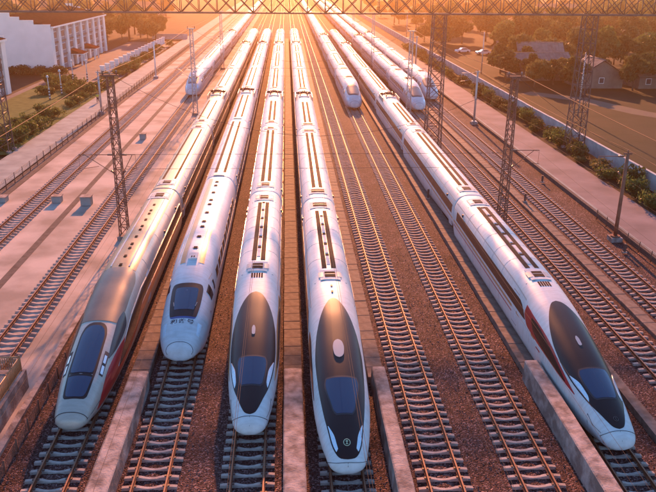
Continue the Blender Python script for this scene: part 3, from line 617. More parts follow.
def lead_C2(par, m, L, kind='C2', text=False):
    B = Body(C2); c = shell_obj(B, 'lead_car', L, m, par, 0, True)
    if kind == 'C2':
        b = MB(); B.sym(b, [(2.25, .62), (2.29, .76), (2.6, .84), (4.0, .96), (4.9, .98), (5.3, .90), (5.36, .8)], M['glassblk'], .012, 12, 24); b.build('windscreen_surround', c)
        b = MB(); B.sym(b, [(2.85, .55), (2.9, .60), (4.75, .70), (4.9, .64)], M['glass'], .028, 10, 14); b.build('windscreen', c)
        b = MB(); B.sym(b, [(2.08, .5), (2.1, .66), (2.2, .76), (2.32, .79), (2.42, .82)], M['navyline'], .008, 10, 8); b.build('blue_band', c)
        b = MB()
        for sg in (-1, 1): B.line(b, [(3.2, B.ux(3.2, sg * .64)), (3.6, B.ux(3.6, sg * .72))], M['louvre'], .03)
        B.line(b, [(4.6, B.ux(4.6, -.6)), (4.62, 0), (4.6, B.ux(4.6, .6))], M['louvre'], .03); b.build('wiper', c)
    else:
        b = MB(); B.sym(b, [(2.2, .4), (2.3, .72), (2.8, .92), (4.0, 1.04), (5.4, 1.05), (6.2, .85), (6.5, .5), (6.55, .3)], M['glassblk'], .012, 12, 24); b.build('windscreen_surround', c)
        b = MB(); B.sym(b, [(2.7, .5), (2.8, .66), (4.0, .84), (5.3, .84), (5.8, .6), (5.9, .4)], M['winband'], .028, 10, 16); b.build('windscreen', c)
    b = MB(); B.line(b, [(.40 - .32 * (u / .6) ** 2, u) for u in [-.6 + 1.2 * i / 20 for i in range(21)]], M['seam'], .016); B.line(b, [(.40, 0), (.03, 0)], M['louvre'], .01); b.build('nose_cover_seam', c)
    for sg in (-1, 1):
        b = MB(); B.patch(b, [1.0 + .9 * i / 8 for i in range(9)], (lambda q: B.ux(q, .92)) if sg > 0 else (lambda q: B.ux(q, -1.06 - .1 * (q - 1))), (lambda q: B.ux(q, 1.06 + .1 * (q - 1))) if sg > 0 else (lambda q: B.ux(q, -.92)), M['lamp'], .015, 3); b.build('headlight', c)
        windows(B, c, 8.5, L - 2.5, sg, 2.05, 2.7, 1.75, 1.15); b = MB(); B.side(b, [(5.0, 2.0, 2.6), (5.9, 2.0, 2.75)], sg, M['winband'], .012, 4); b.build('cab_window', c)
        stripe(B, c, 4, L - .3, sg, 1.55, 1.70, 'navyline'); door(B, c, 6.4, sg)
    b = MB(); b.tube((0, -.02, .40), (0, -.28, .36), .07, M['seam'], 6); b.box(-.16, -.10, .26, .16, .1, .44, M['seam']); b.build('coupler', c)
    if text:
        for ch, x in (('\u548c', -.50), ('\u8c10', 0), ('\u53f7', .50)): glyph(B, c, ch, 1.66, x, .40, .36)
    if kind == 'C2':
        b = MB(); B.rect(b, 8.0, 8.8, -.3, .3, M['roofbox'], .10, 3, .12); B.rect(b, 8.15, 8.3, -.12, -.04, M['grille'], .12, 1, .03); B.rect(b, 8.15, 8.3, .04, .12, M['grille'], .12, 1, .03); b.build('roof_box', c)
        vents(B, c, 9.6, L - 1.5, 2.2, .13)
        for sg in (-1, 1):
            b = MB(); B.rect(b, 7.6, L - .8, sg * .64 - .15, sg * .64 + .15, M['tanroof'], .012, 8, .03); b.build('walkway_strip', c)
            b = MB(); B.rect(b, 7.6, L - .8, sg * .45 - .02, sg * .45 + .02, M['louvre'], .03, 8, .05); b.build('roof_rail', c)
    else:
        hatch(B, c, 11.5, 14.5, 'wide', .95); hatch(B, c, L - 4.6, L - 2.0, 'wide', .95)
    return c

def train(name, kind, x, y0, lead, m, cars, L0, L, label, panto=(2, 5), tail=True):
    t = obj(name, None, loc=(x, y0, 0), label=label, cat='train', group=None)
    lc = lead(t, L0); y = L0; protos = {}
    for k in range(1, cars):
        far = k > 3; pn = (L - 5 if k in panto else None); key = (far, pn)
        if k == cars - 1 and tail:          # tail cab: the lead car turned round
            d = copy1(lc, t); d.location = (0, y + L0 + .02, 0); d.rotation_euler.z = math.pi
            for g in kids(lc): copy1(g, d)
            break
        if key in protos:
            c = copy1(protos[key], t); c.location = (0, y, 0)
            for g in PK[protos[key]]: copy1(g, c)
        else:
            c = mid_car(kind, L, t, y, m, far, pn); protos[key] = c; PK[c] = kids(c)
        y += L
    return t
PK = {}
train('bullet_train', 'T1', TR['c1'], 31.3, lead_T1, M['silver'], 8, 31.2, 29.2, 'leftmost near train, champagne silver with long blue windscreen and red side flash')
train('bullet_train', 'C2', TR['c2'], 37.9, lambda p, L: lead_C2(p, M['white2'], L, 'C2', True), M['white2'], 8, 28.6, 28.3, 'white train with short rounded nose and small lettering under its trapezoid windscreen')
train('bullet_train', 'AF', TR['c3'], 30.5, lambda p, L: lead_AF(p, M['white'], L), M['white'], 8, 31.0, 29.4, 'white train with black oval hood ending in a V, left of the middle walkway')
train('bullet_train', 'BF', TR['c4'], 27.3, lambda p, L: lead_BF(p, M['white'], L), M['white'], 8, 32.0, 30, 'white train with long black hood and round emblem on its nose, nearest to camera')
train('bullet_train', 'AF', TR['c7'], 28.5, lambda p, L: lead_AF(p, M['white'], L, True, True), M['white'], 8, 31.2, 29.4, 'rightmost near train, white with black hood and red side flash, beside rough concrete wall')
train('bullet_train', 'C3', TR['c6'], 122.6, lambda p, L: lead_C2(p, M['white'], L, 'C3'), M['white'], 16, 29, 28.3, 'distant white train with round nose stopped on the track beyond the empty middle rails', (3, 9))
train('bullet_train', 'C3', TR['c8'], 120.6, lambda p, L: lead_C2(p, M['white2'], L, 'C3'), M['white2'], 16, 29, 28.3, 'distant white train immediately behind a lattice mast, second from the right', (3, 9))
train('bullet_train', 'C3', TR['c9'], 131.6, lambda p, L: lead_C2(p, M['white'], L, 'C3'), M['white'], 16, 29, 28.3, 'distant rightmost train, its nose partly behind the dark lattice tower', (3, 9))
train('bullet_train', 'C2', TR['B'], 136.4, lambda p, L: lead_C2(p, M['white2'], L, 'C2'), M['white2'], 14, 28.6, 28.3, 'distant white train on the far left with a lattice mast in front of its nose', (3, 9))

# ------------------------------------------------------------------ catenary masts, poles, wires
def lattice(b, x, y, z0, z1, hw0, hw1, m, step=1.1, r=.05, rb=.028, hy0=None, hy1=None):
    hy0 = hy0 or hw0; hy1 = hy1 or hw1
    n = max(2, int((z1 - z0) / step)); c = [(-1, -1), (1, -1), (1, 1), (-1, 1)]
    def p(i, k): t = k / n; a = hw0 + (hw1 - hw0) * t; d = hy0 + (hy1 - hy0) * t; return (x + c[i % 4][0] * a, y + c[i % 4][1] * d, z0 + (z1 - z0) * t)
    for i in range(4): b.tube(p(i, 0), p(i, n), r, m, 4, smooth=False)
    for k in range(n):
        for i in range(4):
            b.tube(p(i, k), p(i + 1, k + 1), rb, m, 4, smooth=False, cap=False)
            if step > 1.5: b.tube(p(i + 1, k), p(i, k + 1), rb, m, 4, smooth=False, cap=False)
            b.tube(p(i, k + 1), p(i + 1, k + 1), rb, m, 4, smooth=False, cap=False)
def bracket(b, z, dx, m):
    """cantilever arm with stay, registration arm and insulators"""
    sg = 1 if dx > 0 else -1
    b.tube((sg * .3, 0, z), (dx, 0, z), .035, m, 5); b.tube((sg * .3, 0, z - 1.7), (dx * .82, 0, z - .05), .03, m, 5)
    b.tube((sg * .3, 0, z), (sg * .8, 0, z), .08, M['insul'], 6); b.tube((sg * .3, 0, z - 1.7), (sg * .62, 0, z - 1.35), .08, M['insul'], 6)
    b.tube((dx * .5, 0, z - 1.0), (dx * 1.05, 0, z - 1.25), .025, m, 5); b.tube((dx, 0, z), (dx, 0, z - 1.2), .015, m, 4)
def mast(x, y, h, sides, label, m='steel'):
    t = obj('lattice_mast', None, loc=(x, y, -.25), label=label, cat='mast', group='lattice catenary masts along the tracks')
    b = MB(); b.box(-.55, -.55, -.1, .55, .55, .35, M['wallc']); b.build('footing', t)
    b = MB(); lattice(b, 0, 0, .3, h, .36, .24, M[m], .85, .055, .03); b.build('lattice_post', t)
    b = MB(); b.box(-.7, -.12, h, .7, .12, h + .12, M[m])
    for sx in (-.55, .55): b.tube((sx, 0, h + .1), (sx, 0, h + .45), .07, M['insul'], 6)
    b.build('crosshead', t)
    for dx in sides:
        b = MB(); bracket(b, 7.5, dx, M[m]); b.build('bracket', t)
mast(-14.35, 61, 14.0, (-3.2, 1.5), 'rust brown lattice mast nearest on the left, between the yard and the first train')
mast(-14.95, 120, 13.5, (-3.0, 3.0), 'pale lattice mast in front of the far left train nose', 'galv')
mast(-15.4, 180, 13.2, (-3.0,), 'distant pale lattice mast on the left side behind the far train nose', 'galv')
mast(19.35, 62, 13.8, (2.8,), 'brown lattice mast right of the rightmost near train')
mast(20.0, 120, 13.3, (-2.6, 2.6), 'yellowish lattice mast in front of the second distant train nose', 'galv')
mast(20.7, 180, 12.8, (2.6,), 'distant pale lattice mast beside the roofs of the far trains', 'galv')
mast(21.2, 240, 12.8, (2.6,), 'farthest pale lattice mast between the distant trains', 'galv')
def pole(x, y, h, dx, label, m='galv', r=.17):
    t = obj('catenary_pole', None, loc=(x, y, -.2), label=label, cat='pole', group='round catenary poles along the outer tracks')
    b = MB(); b.box(-.5, -.5, -.1, .5, .5, .3, M['wallc']); b.tube((0, 0, .3), (0, 0, .42), .42, M[m], 10); b.build('footing', t)
    b = MB(); b.tube((0, 0, .3), (0, 0, h), r, M[m], 10, r * .8); b.build('post', t)
    b = MB(); b.box(-.35, -.07, h - .1, .35, .07, h + .05, M[m]); b.tube((.0, 0, h), (0, 0, h + .3), .06, M['insul'], 6); b.build('pole_cap', t)
    b = MB(); bracket(b, h - .25, dx, M[m]); b.build('bracket', t)
pole(28.85, 59.2, 7.8, -2.5, 'plain grey round pole at the right edge beside the kerb, nearest one', 'steel')
pole(29.1, 112, 8.0, -2.5, 'grey round pole right of the dark tower, next to the right path')
pole(30.6, 176, 8.0, -2.5, 'distant round pole right of the far trains')
pole(-30.3, 121, 6.7, 2.5, 'slim grey pole by the left path next to the pedestrian')
pole(-28.6, 164, 7.6, 2.5, 'slim white pole by the left path near the row of white pillars', 'lampw')
pole(-29.6, 60, 7.8, 2.5, 'grey round pole on the near left outside the yard fence')
def sag(p, q, s, n=14): return [tuple(Vector(p).lerp(Vector(q), i / n) + Vector((0, 0, -4 * s * (i / n) * (1 - i / n)))) for i in range(n + 1)]
def wires(name, lines, label, cat='wire', group=None, r=.022, m='wire'):
    t = obj(name, None, label=label, cat=cat, group=group)
    for nm, pts in lines: b = MB(); b.poly(pts, r, M[m], 4); b.build(nm, t)
for y, xl, xr, zl, zr, ol, oR, lab in ((61, -14.35, 19.35, 13.9, 13.7, (-29.6, 60, 7.8), (28.85, 59.2, 7.7), 'nearest sagging cross span wire between the two brown lattice masts'), (120, -14.95, 20.0, 13.3, 13.2, (-30.3, 121, 6.6), (29.1, 112, 7.9), 'middle cross span wire hung between the pale lattice masts'), (180, -15.4, 20.7, 13.0, 12.6, (-28.6, 164, 7.5), (30.6, 176, 7.8), 'farthest cross span wire sagging over the distant trains')):
    wires('cross_span', [('suspension_wire', sag((xl, y, zl), (xr, y, zr), 5.0, 20)), ('upper_fixing_wire', [(xl, y, 7.25), (xr, y, 7.25)]), ('lower_fixing_wire', [(xl, y, 6.0), (xr, y, 6.0)]),
        ('left_stay_wire', sag((xl, y, zl), ol, .5)), ('right_stay_wire', sag((xr, y, zr), oR, .5))], lab, 'wire', None, .014)
wires('feeder_wire', [('wire_span', sag((-14.9, -10, 14), (-14.9, 61, 14), .4)), ('wire_span', sag((-14.9, 61, 14), (-15.4, 120, 13.5), .5)), ('wire_span', sag((-15.4, 120, 13.5), (-15.9, 180, 13.2), .5))], 'orange lit feeder wire running over the left lattice masts', 'wire', None, .024, 'feeder')
wires('feeder_wire', [('wire_span', sag((19.9, -10, 13.6), (19.9, 62, 13.8), .4)), ('wire_span', sag((19.4, 62, 13.8), (20, 120, 13.5), .5)), ('wire_span', sag((20, 120, 13.5), (20.7, 180, 13), .5))], 'feeder wire running over the right lattice masts', 'wire', None, .024, 'feeder')
wires('feeder_wire', [('wire_span', sag((28.85, -10, 7.9), (28.85, 59.2, 7.9), .4)), ('wire_span', sag((28.85, 59.2, 7.9), (29.1, 112, 8.1), .4)), ('wire_span', sag((29.1, 112, 8.1), (30.6, 176, 8.1), .4))], 'feeder wire running over the round poles on the right', 'wire', None, .026, 'feeder')
for nm, lab in (('A', 'contact wire over the outermost left track'), ('B', 'contact wire over the left track of the distant train'), ('c1', 'contact wire over the champagne silver train'), ('c2', 'contact wire over the white train with the short rounded nose'), ('c3', 'contact wire over the train with the V ended hood'), ('c4', 'contact wire over the train with the round emblem'), ('c5', 'contact wire over the left empty middle track'), ('c6', 'contact wire over the right empty middle track'), ('c7', 'contact wire over the rightmost near train'), ('c8', 'contact wire over the inner right empty track'), ('c9', 'contact wire over the outermost right track')):
    x = TR[nm]; L = []
    for a, c in ((-10, 61), (61, 120), (120, 180), (180, 240)): L.append(('messenger_wire', sag((x, a, 7.2), (x, c, 7.2), .7, 8))); L.append(('contact_wire', [(x, a, 5.9), (x, c, 5.9)]))
    wires('overhead_line', L, lab, 'wire', None, .007)

# gantry across the yard
g = obj('lattice_gantry', None, loc=(0, 94, -.25), label='huge dark lattice gantry girder spanning all tracks on three towers', cat='gantry')
for x in (-36.4, 19.05, 38.2):
    b = MB(); lattice(b, x, 0, 0, 17.3, 1.0, .75, M['darksteel'], 1.6, .075, .035)
    for sx in (-1, 1):
        for sy in (-1, 1): b.box(x + sx * 1.0 - .25, sy * 1.0 - .25, -.1, x + sx * 1.0 + .25, sy * 1.0 + .25, .4, M['wallc'])
    b.build('tower', g)
for y in (-.7, .7):
    for z in (17.3, 19.5): b = MB(); b.box(-70, y - .09, z - .09, 60, y + .09, z + .09, M['darksteel']); b.build('chord', g)
b = MB(); k = -70
while k < 60:
    for y in (-.7, .7):
        b.tube((k, y, 17.3), (k + 2.2, y, 19.5), .05, M['darksteel'], 4); b.tube((k, y, 19.5), (k + 2.2, y, 17.3), .05, M['darksteel'], 4); b.tube((k, y, 17.3), (k, y, 19.5), .06, M['darksteel'], 4)
    for z in (17.3, 19.5): b.tube((k, -.7, z), (k + 2.2, .7, z), .03, M['darksteel'], 4)
    k += 2.2
b.build('girder_bracing', g)

# ------------------------------------------------------------------ fences, bounding wall, small track side things
def meshfence(name, x, y0, y1, h, label, step=2.6, m='darksteel', z=-.2, wires_n=5, cat='fence'):
    t = obj(name, None, loc=(x, 0, z), label=label, cat=cat); n = int((y1 - y0) / step)
    b = MB(); b.tube((0, 0, 0), (0, 0, h), .045, M[m], 5); pm = b.mesh('post')
    b = MB()
    for k in range(wires_n): b.tube((0, 0, .12 + (h - .18) * k / (wires_n - 1)), (0, step, .12 + (h - .18) * k / (wires_n - 1)), .014, M[m], 3, cap=False)
    q = .26
    while q < step: b.tube((0, q, .1), (0, q, h - .05), .010, M[m], 3, cap=False); q += .26
    fm = b.mesh('mesh_panel')
    for k in range(n + 1):
        o = obj('post', pm, t, (0, y0 + k * step, 0)); o.rotation_euler = (rnd.uniform(-.03, .03), rnd.uniform(-.03, .03), 0)
        if k < n: obj('mesh_panel', fm, t, (0, y0 + k * step, 0))
meshfence('mesh_fence', -29.9, 40, 240, 1.25, 'dark mesh fence between the left yard and the path')
meshfence('mesh_fence', 29.5, 34, 66, 1.0, 'rusty mesh fence at the right edge between the last track and kerb', 2.2, 'steel')
meshfence('mesh_fence', -13.3, 22, 44, .75, 'low mesh fence at the lower left beside the red striped train', 1.7, 'steel', wires_n=7)
t = obj('boundary_wall', None, label='long whitewashed boundary wall between the right path and the field', cat='wall'); yy = -6
b = MB(); b.box(-.12, 0, -.35, .12, 5.96, 1.55, M['wallw']); b.box(-.17, 0, 1.55, .17, 5.96, 1.66, M['wallw']); wm = b.mesh('wall_panel')
while yy < 420: obj('wall_panel', wm, t, (39.6, yy, rnd.uniform(-.03, .03))); yy += 6
# parapet with orange railing (bridge end at the lower left)
b = MB(); b.box(-24, 22, -.34, -14.75, 36.6, .85, M['wallstain']); b.build('abutment', label='concrete abutment block at the lower left corner beside the yard track', cat='abutment')
t = obj('railing', None, loc=(0, 0, .85), label='orange metal railing on the concrete abutment at the lower left', cat='railing')
for x0, y0, x1, y1 in ((-14.95, 36.4, -16.35, 36.4), (-16.35, 36.4, -17.75, 36.4), (-17.75, 36.4, -19.2, 36.4), (-14.95, 36.4, -14.95, 34.4), (-14.95, 34.4, -14.95, 32.4), (-14.95, 32.4, -14.95, 30.4), (-14.95, 30.4, -14.95, 28.4)):
    b = MB(); b.tube((x1, y1, 0), (x1, y1, .95), .04, M['orange'], 5)
    for z in (.12, .9): b.tube((x0, y0, z), (x1, y1, z), .03, M['orange'], 5)
    for k in range(1, 12): x = x0 + (x1 - x0) * k / 12; y = y0 + (y1 - y0) * k / 12; b.tube((x, y, .12), (x, y, .9), .035, M['orange'], 4)
    b.build('railing_panel', t)
b = MB(); b.tube((-14.95, 36.4, 0), (-14.95, 36.4, 1.0), .05, M['orange'], 5); b.build('railing_post', t)
def cabinet(x, y, sx, sy, h, label):
    t = obj('equipment_box', None, loc=(x, y, -.27), label=label, cat='box')
    b = MB(); b.box(-sx, -sy, 0, sx, sy, h, M['path']); b.build('casing', t)
    b = MB(); b.box(-sx - .06, -sy - .06, h, sx + .06, sy + .06, h + .07, M['wallc']); b.build('lid', t)
cabinet(-23.4, 72.2, .45, .4, .62, 'low concrete box near the outer left track, left of its taller neighbour')
cabinet(-20.2, 71.2, .5, .45, .85, 'taller square concrete box at the end of the dark trench in the yard')
cabinet(-20.2, 102, .4, .4, .7, 'small grey box farther back in the left yard between the two tracks')
cabinet(-29.0, 72.5, .5, .5, .5, 'low dark box against the left yard fence')
def marker(x, y, z, h, label):
    t = obj('marker_post', None, loc=(x, y, z), label=label, cat='post'); b = MB(); b.box(-.09, -.09, 0, .09, .09, h, M['darksteel']); b.build('post', t)
    b = MB(); b.box(-.2, -.14, 0, .2, .14, .12, M['wallc']); b.build('foot', t)
marker(14.3, 71, .12, 1.0, 'short dark marker post on the walkway left of the rightmost near train'); marker(24.1, 70, 0, .9, 'short dark marker post on the slab strip between the right tracks')
marker(28.3, 56, -.2, .8, 'short post in the ballast near the rusty right fence'); marker(28.6, 78, -.2, .8, 'short post in the ballast left of the right path')

# ------------------------------------------------------------------ left buildings
def building(name, y0, y1, x, depth, h, label, nbay, porches=()):
    t = obj(name, None, loc=(x, y0, -.3), label=label, cat='building'); L = y1 - y0; W = M['bwall']
    b = MB(); b.box(-depth, 0, 0, -.42, L, h - .15, M['bgrey']); b.build('wall', t)
    # stepped gable walls front and back
    for yy, nm in ((-.3, 'gable_wall'), (L, 'gable_wall')):
        b = MB(); st = [(-3.6, h + .15), (-6.6, h + 1.05), (-8.6, h + 1.75), (-10.6, h + 2.6)]; xa = 0
        for xe, hz in st: b.box(xe, yy, 0, xa, yy + .3, hz, W); b.box(xe - .05, yy - .06, hz, xa + (.05 if xa == 0 else 0), yy + .36, hz + .12, W); xa = xe
        st2 = [(-12.6, h + 1.75), (-14.6, h + 1.05), (-depth - .3, h + .15)]
        for xe, hz in st2: b.box(xe, yy, 0, xa, yy + .3, hz, W); xa = xe
        b.build(nm, t)
    b = MB(); rx = -9.6
    b.quad([(.55, 0, h - .15), (.55, L, h - .15), (rx, L, h + 2.1), (rx, 0, h + 2.1)], M['roof']); b.quad([(rx, 0, h + 2.1), (rx, L, h + 2.1), (-depth - .4, L, h - .1), (-depth - .4, 0, h - .1)], M['roof'])
    for k in range(int(L / 1.2)):
        y = .6 + k * 1.2; b.tube((.55, y, h - .13), (rx, y, h + 2.13), .06, M['roof'], 4)
    b.build('roof', t)
    b = MB(); b.box(0, .02, h - .55, .6, L - .02, h - .2, W); b.build('eave_fascia', t)
    step = L / nbay
    for k in range(nbay + 1):
        b = MB(); yw = .85; y = min(max(k * step, yw), L - yw); b.box(-.42, y - yw, 0, .0, y + yw, h - .56, W); b.build('pilaster', t)
    b = MB(); b.box(-.07, 0, 0, .07, 1.1, 1.25, M['bgrey']); 
    for k in range(nbay):
        ym = (k + .5) * step; wv = step - 1.9
        for fz in (1.2, 4.3, 7.3):
            if fz < 2 and k in porches: continue
            b = MB(); b.box(-.47, ym - wv * .36, fz, -.36, ym + wv * .36, fz + 1.55, W); f = b.build('window', t)
            b = MB(); b.box(-.38, ym - wv * .36 + .1, fz + .1, -.34, ym - .04, fz + 1.45, M['bglass']); b.box(-.38, ym + .04, fz + .1, -.34, ym + wv * .36 - .1, fz + 1.45, M['bglass']); b.build('pane', f)
        for fz in (3.2, 6.3): b = MB(); b.box(-.42, ym - wv / 2, fz, -.27, ym + wv / 2, fz + .35, M['hwall']); b.build('spandrel', t)
        if k in porches:
            b = MB(); b.box(.0, ym - 2.1, 0, .35, ym - 1.8, 3.0, W); b.box(2.2, ym - 2.1, 0, 2.5, ym - 1.8, 3.0, W); b.box(2.2, ym + 1.8, 0, 2.5, ym + 2.1, 3.0, W); b.box(-.44, ym - .9, 0, -.36, ym + .9, 2.4, M['bglass']); b.build('porch', t)
            b = MB(); b.quad([(2.9, ym - 2.6, 2.95), (2.9, ym + 2.6, 2.95), (-.3, ym + 1.8, 4.0), (-.3, ym - 1.8, 4.0)], M['roof']); b.quad([(2.9, ym - 2.6, 2.95), (-.3, ym - 1.8, 4.0), (-.3, ym - 2.6, 2.95)], M['roof']); b.quad([(2.9, ym + 2.6, 2.95), (-.3, ym + 2.6, 2.95), (-.3, ym + 1.8, 4.0)], M['roof']); b.box(-.3, ym - 2.6, 2.8, 2.9, ym + 2.6, 2.94, W); b.build('porch_roof', t)
    # windows in the end bay of the gable corner
    return t
building('apartment_building', 172, 223, -52.4, 16.5, 10.4, 'white long building with stepped gable, red brown roof and upright pilasters', 8, (2, 4))
t2 = building('apartment_building', 96, 143, -52.4, 16.5, 10.2, 'white building cut by the left edge of the photo with grey recessed bays', 8, (3,))
for z in (3.3, 6.3):
    b = MB(); b.box(-3.6, 47.35, z, -1.2, 48.7, z + .16, M['bwall'])
    for x in (-3.55, -1.3): b.box(x, 48.55, z, x + .1, 48.65, z + 1.0, M['bwall'])
    b.box(-3.55, 48.55, z + .9, -1.2, 48.66, z + 1.0, M['bwall']); b.box(-3.5, 48.57, z + .2, -1.3, 48.62, z + .85, M['bgrey']); b.build('balcony', t2)

# striped bollard lamps, white pillars of the forecourt wall
def lamp(x, y, h, label):
    t = obj('lamp_post', None, loc=(x, y, -.12), label=label, cat='lamp post', group='slim lamp posts with striped foot along the left lawn')
    b = MB()
    for k in range(8): b.tube((0, 0, k * .26), (0, 0, (k + 1) * .26), .15, M['lampw'] if k % 2 else M['black'], 8, cap=False)
    b.build('striped_foot', t); b = MB(); b.tube((0, 0, 2.08), (0, 0, h), .10, M['lampw'], 8, .07); b.build('post', t)
    b = MB(); b.tube((0, 0, h), (0, 0, h + .12), .22, M['lampw'], 8, .28); b.tube((0, 0, h + .12), (0, 0, h + .42), .28, M['lampw'], 8, .12); b.build('lamp_head', t)
lamp(-42.6, 134.5, 3.9, 'slim white lamp post with striped foot, leftmost of the four by the lawn'); lamp(-42.1, 140.2, 4.2, 'slim white lamp post with striped foot, second from left by the lawn')
lamp(-44.2, 156, 4.2, 'slim white lamp post with striped foot, third from left near the building'); lamp(-41.3, 156, 4.3, 'slim white lamp post with striped foot, rightmost of the four by the lawn')
b = MB(); b.box(-.4, -.4, 0, .4, .4, 2.0, M['bwall']); pm = b.mesh('shaft'); b = MB(); b.box(-.5, -.5, 2.0, .5, .5, 2.2, M['bwall']); cm = b.mesh('cap')
n = 18
for k in range(n):
    f = k / (n - 1); t = obj('pillar', None, loc=(-40.7 + 1.6 * f, 167 + 75 * f, -.14), label='white square pillar in the row along the forecourt edge', cat='pillar', group='white pillars in a row along the left forecourt')
    obj('shaft', pm, t); obj('cap', cm, t)
b = MB(); b.box(-46, 262, -.3, -34, 262.3, 1.5, M['wallw']); b.build('white_wall', label='short white wall beyond the far end of the long white building', cat='wall')
# pedestrian
def person(x, y):
    t = obj('person', None, loc=(x, y, -.12), label='pedestrian in yellow vest and dark trousers walking on the left path', cat='person')
    def skin(name, V, E, Rr, m):
        me = bpy.data.meshes.new(name); me.from_pydata(V, E, []); me.materials.append(m); o = obj(name, me, t)
        sk = o.modifiers.new('skin', 'SKIN'); o.modifiers.new('sub', 'SUBSURF').levels = 1
        for i, r in enumerate(Rr): me.skin_vertices[0].data[i].radius = (r, r); me.skin_vertices[0].data[i].use_root = (i == 0)
        return o
    V = [(0, 0, .92), (0, 0, 1.15), (0, .01, 1.40), (0, 0, 1.5), (0, -.02, 1.58), (0, -.02, 1.70), (-.19, 0, 1.38), (-.24, .05, 1.1), (-.24, -.05, .86), (.19, 0, 1.38), (.24, -.05, 1.1), (.24, -.14, .88), (-.09, 0, .86), (-.1, -.12, .48), (-.1, -.18, .06), (-.1, -.32, .04), (.09, 0, .86), (.1, .08, .48), (.1, .22, .10), (.1, .10, .04)]
    E_ = [(0, 1), (1, 2), (2, 3), (3, 4), (4, 5), (2, 6), (6, 7), (7, 8), (2, 9), (9, 10), (10, 11), (0, 12), (12, 13), (13, 14), (14, 15), (0, 16), (16, 17), (17, 18), (18, 19)]
    Rr = [.15, .14, .15, .06, .085, .10, .07, .05, .04, .07, .05, .04, .1, .065, .045, .04, .1, .065, .045, .04]
    skin('body', V, E_, Rr, M['skin'])
    skin('vest', [(0, 0, .9), (0, 0, 1.15), (0, .01, 1.42), (-.2, 0, 1.38), (-.25, .05, 1.12), (.2, 0, 1.38), (.25, -.05, 1.12)], [(0, 1), (1, 2), (2, 3), (3, 4), (2, 5), (5, 6)], [.17, .165, .17, .085, .065, .085, .065], M['yellow'])
    skin('trousers', [(0, 0, .9), (-.09, 0, .84), (-.1, -.12, .48), (-.1, -.18, .12), (.09, 0, .84), (.1, .08, .48), (.1, .22, .15)], [(0, 1), (1, 2), (2, 3), (0, 4), (4, 5), (5, 6)], [.165, .115, .08, .06, .115, .08, .06], M['navy'])
    b = MB(); rows = [[(.115 * math.sin(a) * math.cos(p), -.01 + .125 * math.sin(a) * math.sin(p), 1.68 + .12 * math.cos(a)) for p in [2 * math.pi * i / 10 for i in range(10)]] for a in [.05, .5, 1.0, 1.4]]
    b.grid(rows, M['hair'], True, closeu=True); b.build('hair', t)
person(-33.3, 131.2)

# ------------------------------------------------------------------ vegetation
def leaves(b, c, r, n, size, m, rg, flat=1.):
    for _ in range(n):
        while True:
            p = Vector((rg.uniform(-1, 1), rg.uniform(-1, 1), rg.uniform(-1, 1)))
            if .25 < p.length < 1: break
        p = Vector(c) + Vector((p.x * r[0], p.y * r[1], p.z * r[2]))
        a = Vector((rg.gauss(0, 1), rg.gauss(0, 1), rg.gauss(0, .7))).normalized(); d = a.orthogonal().normalized(); d.rotate(Matrix.Rotation(rg.uniform(0, 6.28), 3, a)); e = a.cross(d); s = size * rg.uniform(.6, 1.4)
        b.quad([p - d * s * .9, p + e * s * .5, p + d * s, p - e * s * .5], m)
def bush(seed, r, h, n, m, size):
    rg = random.Random(seed); b = MB()
    for _ in range(7):
        a = rg.uniform(0, 6.28); q = rg.uniform(0, r * .65); rr = r * rg.uniform(.35, .6)
        leaves(b, (q * math.cos(a), q * math.sin(a), h * rg.uniform(.3, .65)), (rr, rr, h * rg.uniform(.3, .45)), n // 7, size, m, rg)
    f = b.mesh('foliage'); b = MB()
    for _ in range(5): a = rg.uniform(0, 6.28); b.tube((0, 0, -.1), (r * .5 * math.cos(a), r * .5 * math.sin(a), h * .6), .03, M['bark'], 4)
    return f, b.mesh('stems')
BU = [bush(1, 1.3, 1.5, 520, M['leafa'], .15), bush(2, 1.6, 1.7, 620, M['leafb'], .16), bush(3, 1.1, 1.2, 420, M['leafc'], .14), bush(4, 1.5, 2.0, 620, M['leafa'], .16)]
def put_bush(k, x, y, z, s, label, group, rg=rnd):
    t = obj('shrub', None, loc=(x, y, z), label=label, cat='shrub', group=group); t.rotation_euler.z = rg.uniform(0, 6.28); t.scale = (s * rg.uniform(.85, 1.2), s * rg.uniform(.85, 1.2), s * rg.uniform(.8, 1.2))
    obj('foliage', BU[k][0], t); obj('stems', BU[k][1], t)
y = 46
while y < 235:
    if rnd.random() < .93: put_bush(rnd.choice((1, 1, 2, 2, 3)), rnd.uniform(36.4, 38.7), y, -.2, rnd.uniform(.75, 1.25), 'leafy shrub in the planted strip along the long whitewashed wall', 'shrubs along the right boundary wall')
    y += rnd.uniform(1.2, 2.6)
for x0, x1, y0, y1, n_ in ((-40.5, -36.2, 94, 122, 34), (-46, -38.5, 138, 152, 22), (-50, -45, 152, 160, 12), (-38.8, -36.2, 160, 240, 40), (-37.5, -35.6, 124, 160, 12)):
    for _ in range(n_):
        put_bush(rnd.choice((0, 0, 3, 2)), rnd.uniform(x0, x1), rnd.uniform(y0, y1), -.12, rnd.uniform(.7, 1.25), 'green shrub in the planting between the left path and the white buildings', 'shrubs by the left path')
for k in range(14): put_bush(1, -63 + k * .95 + rnd.uniform(-.2, .2), 169.5 + rnd.uniform(-.5, .5), -.2, rnd.uniform(.95, 1.2), 'dark hedge shrub in the row under the stepped white gable wall', 'hedge under the white gable')
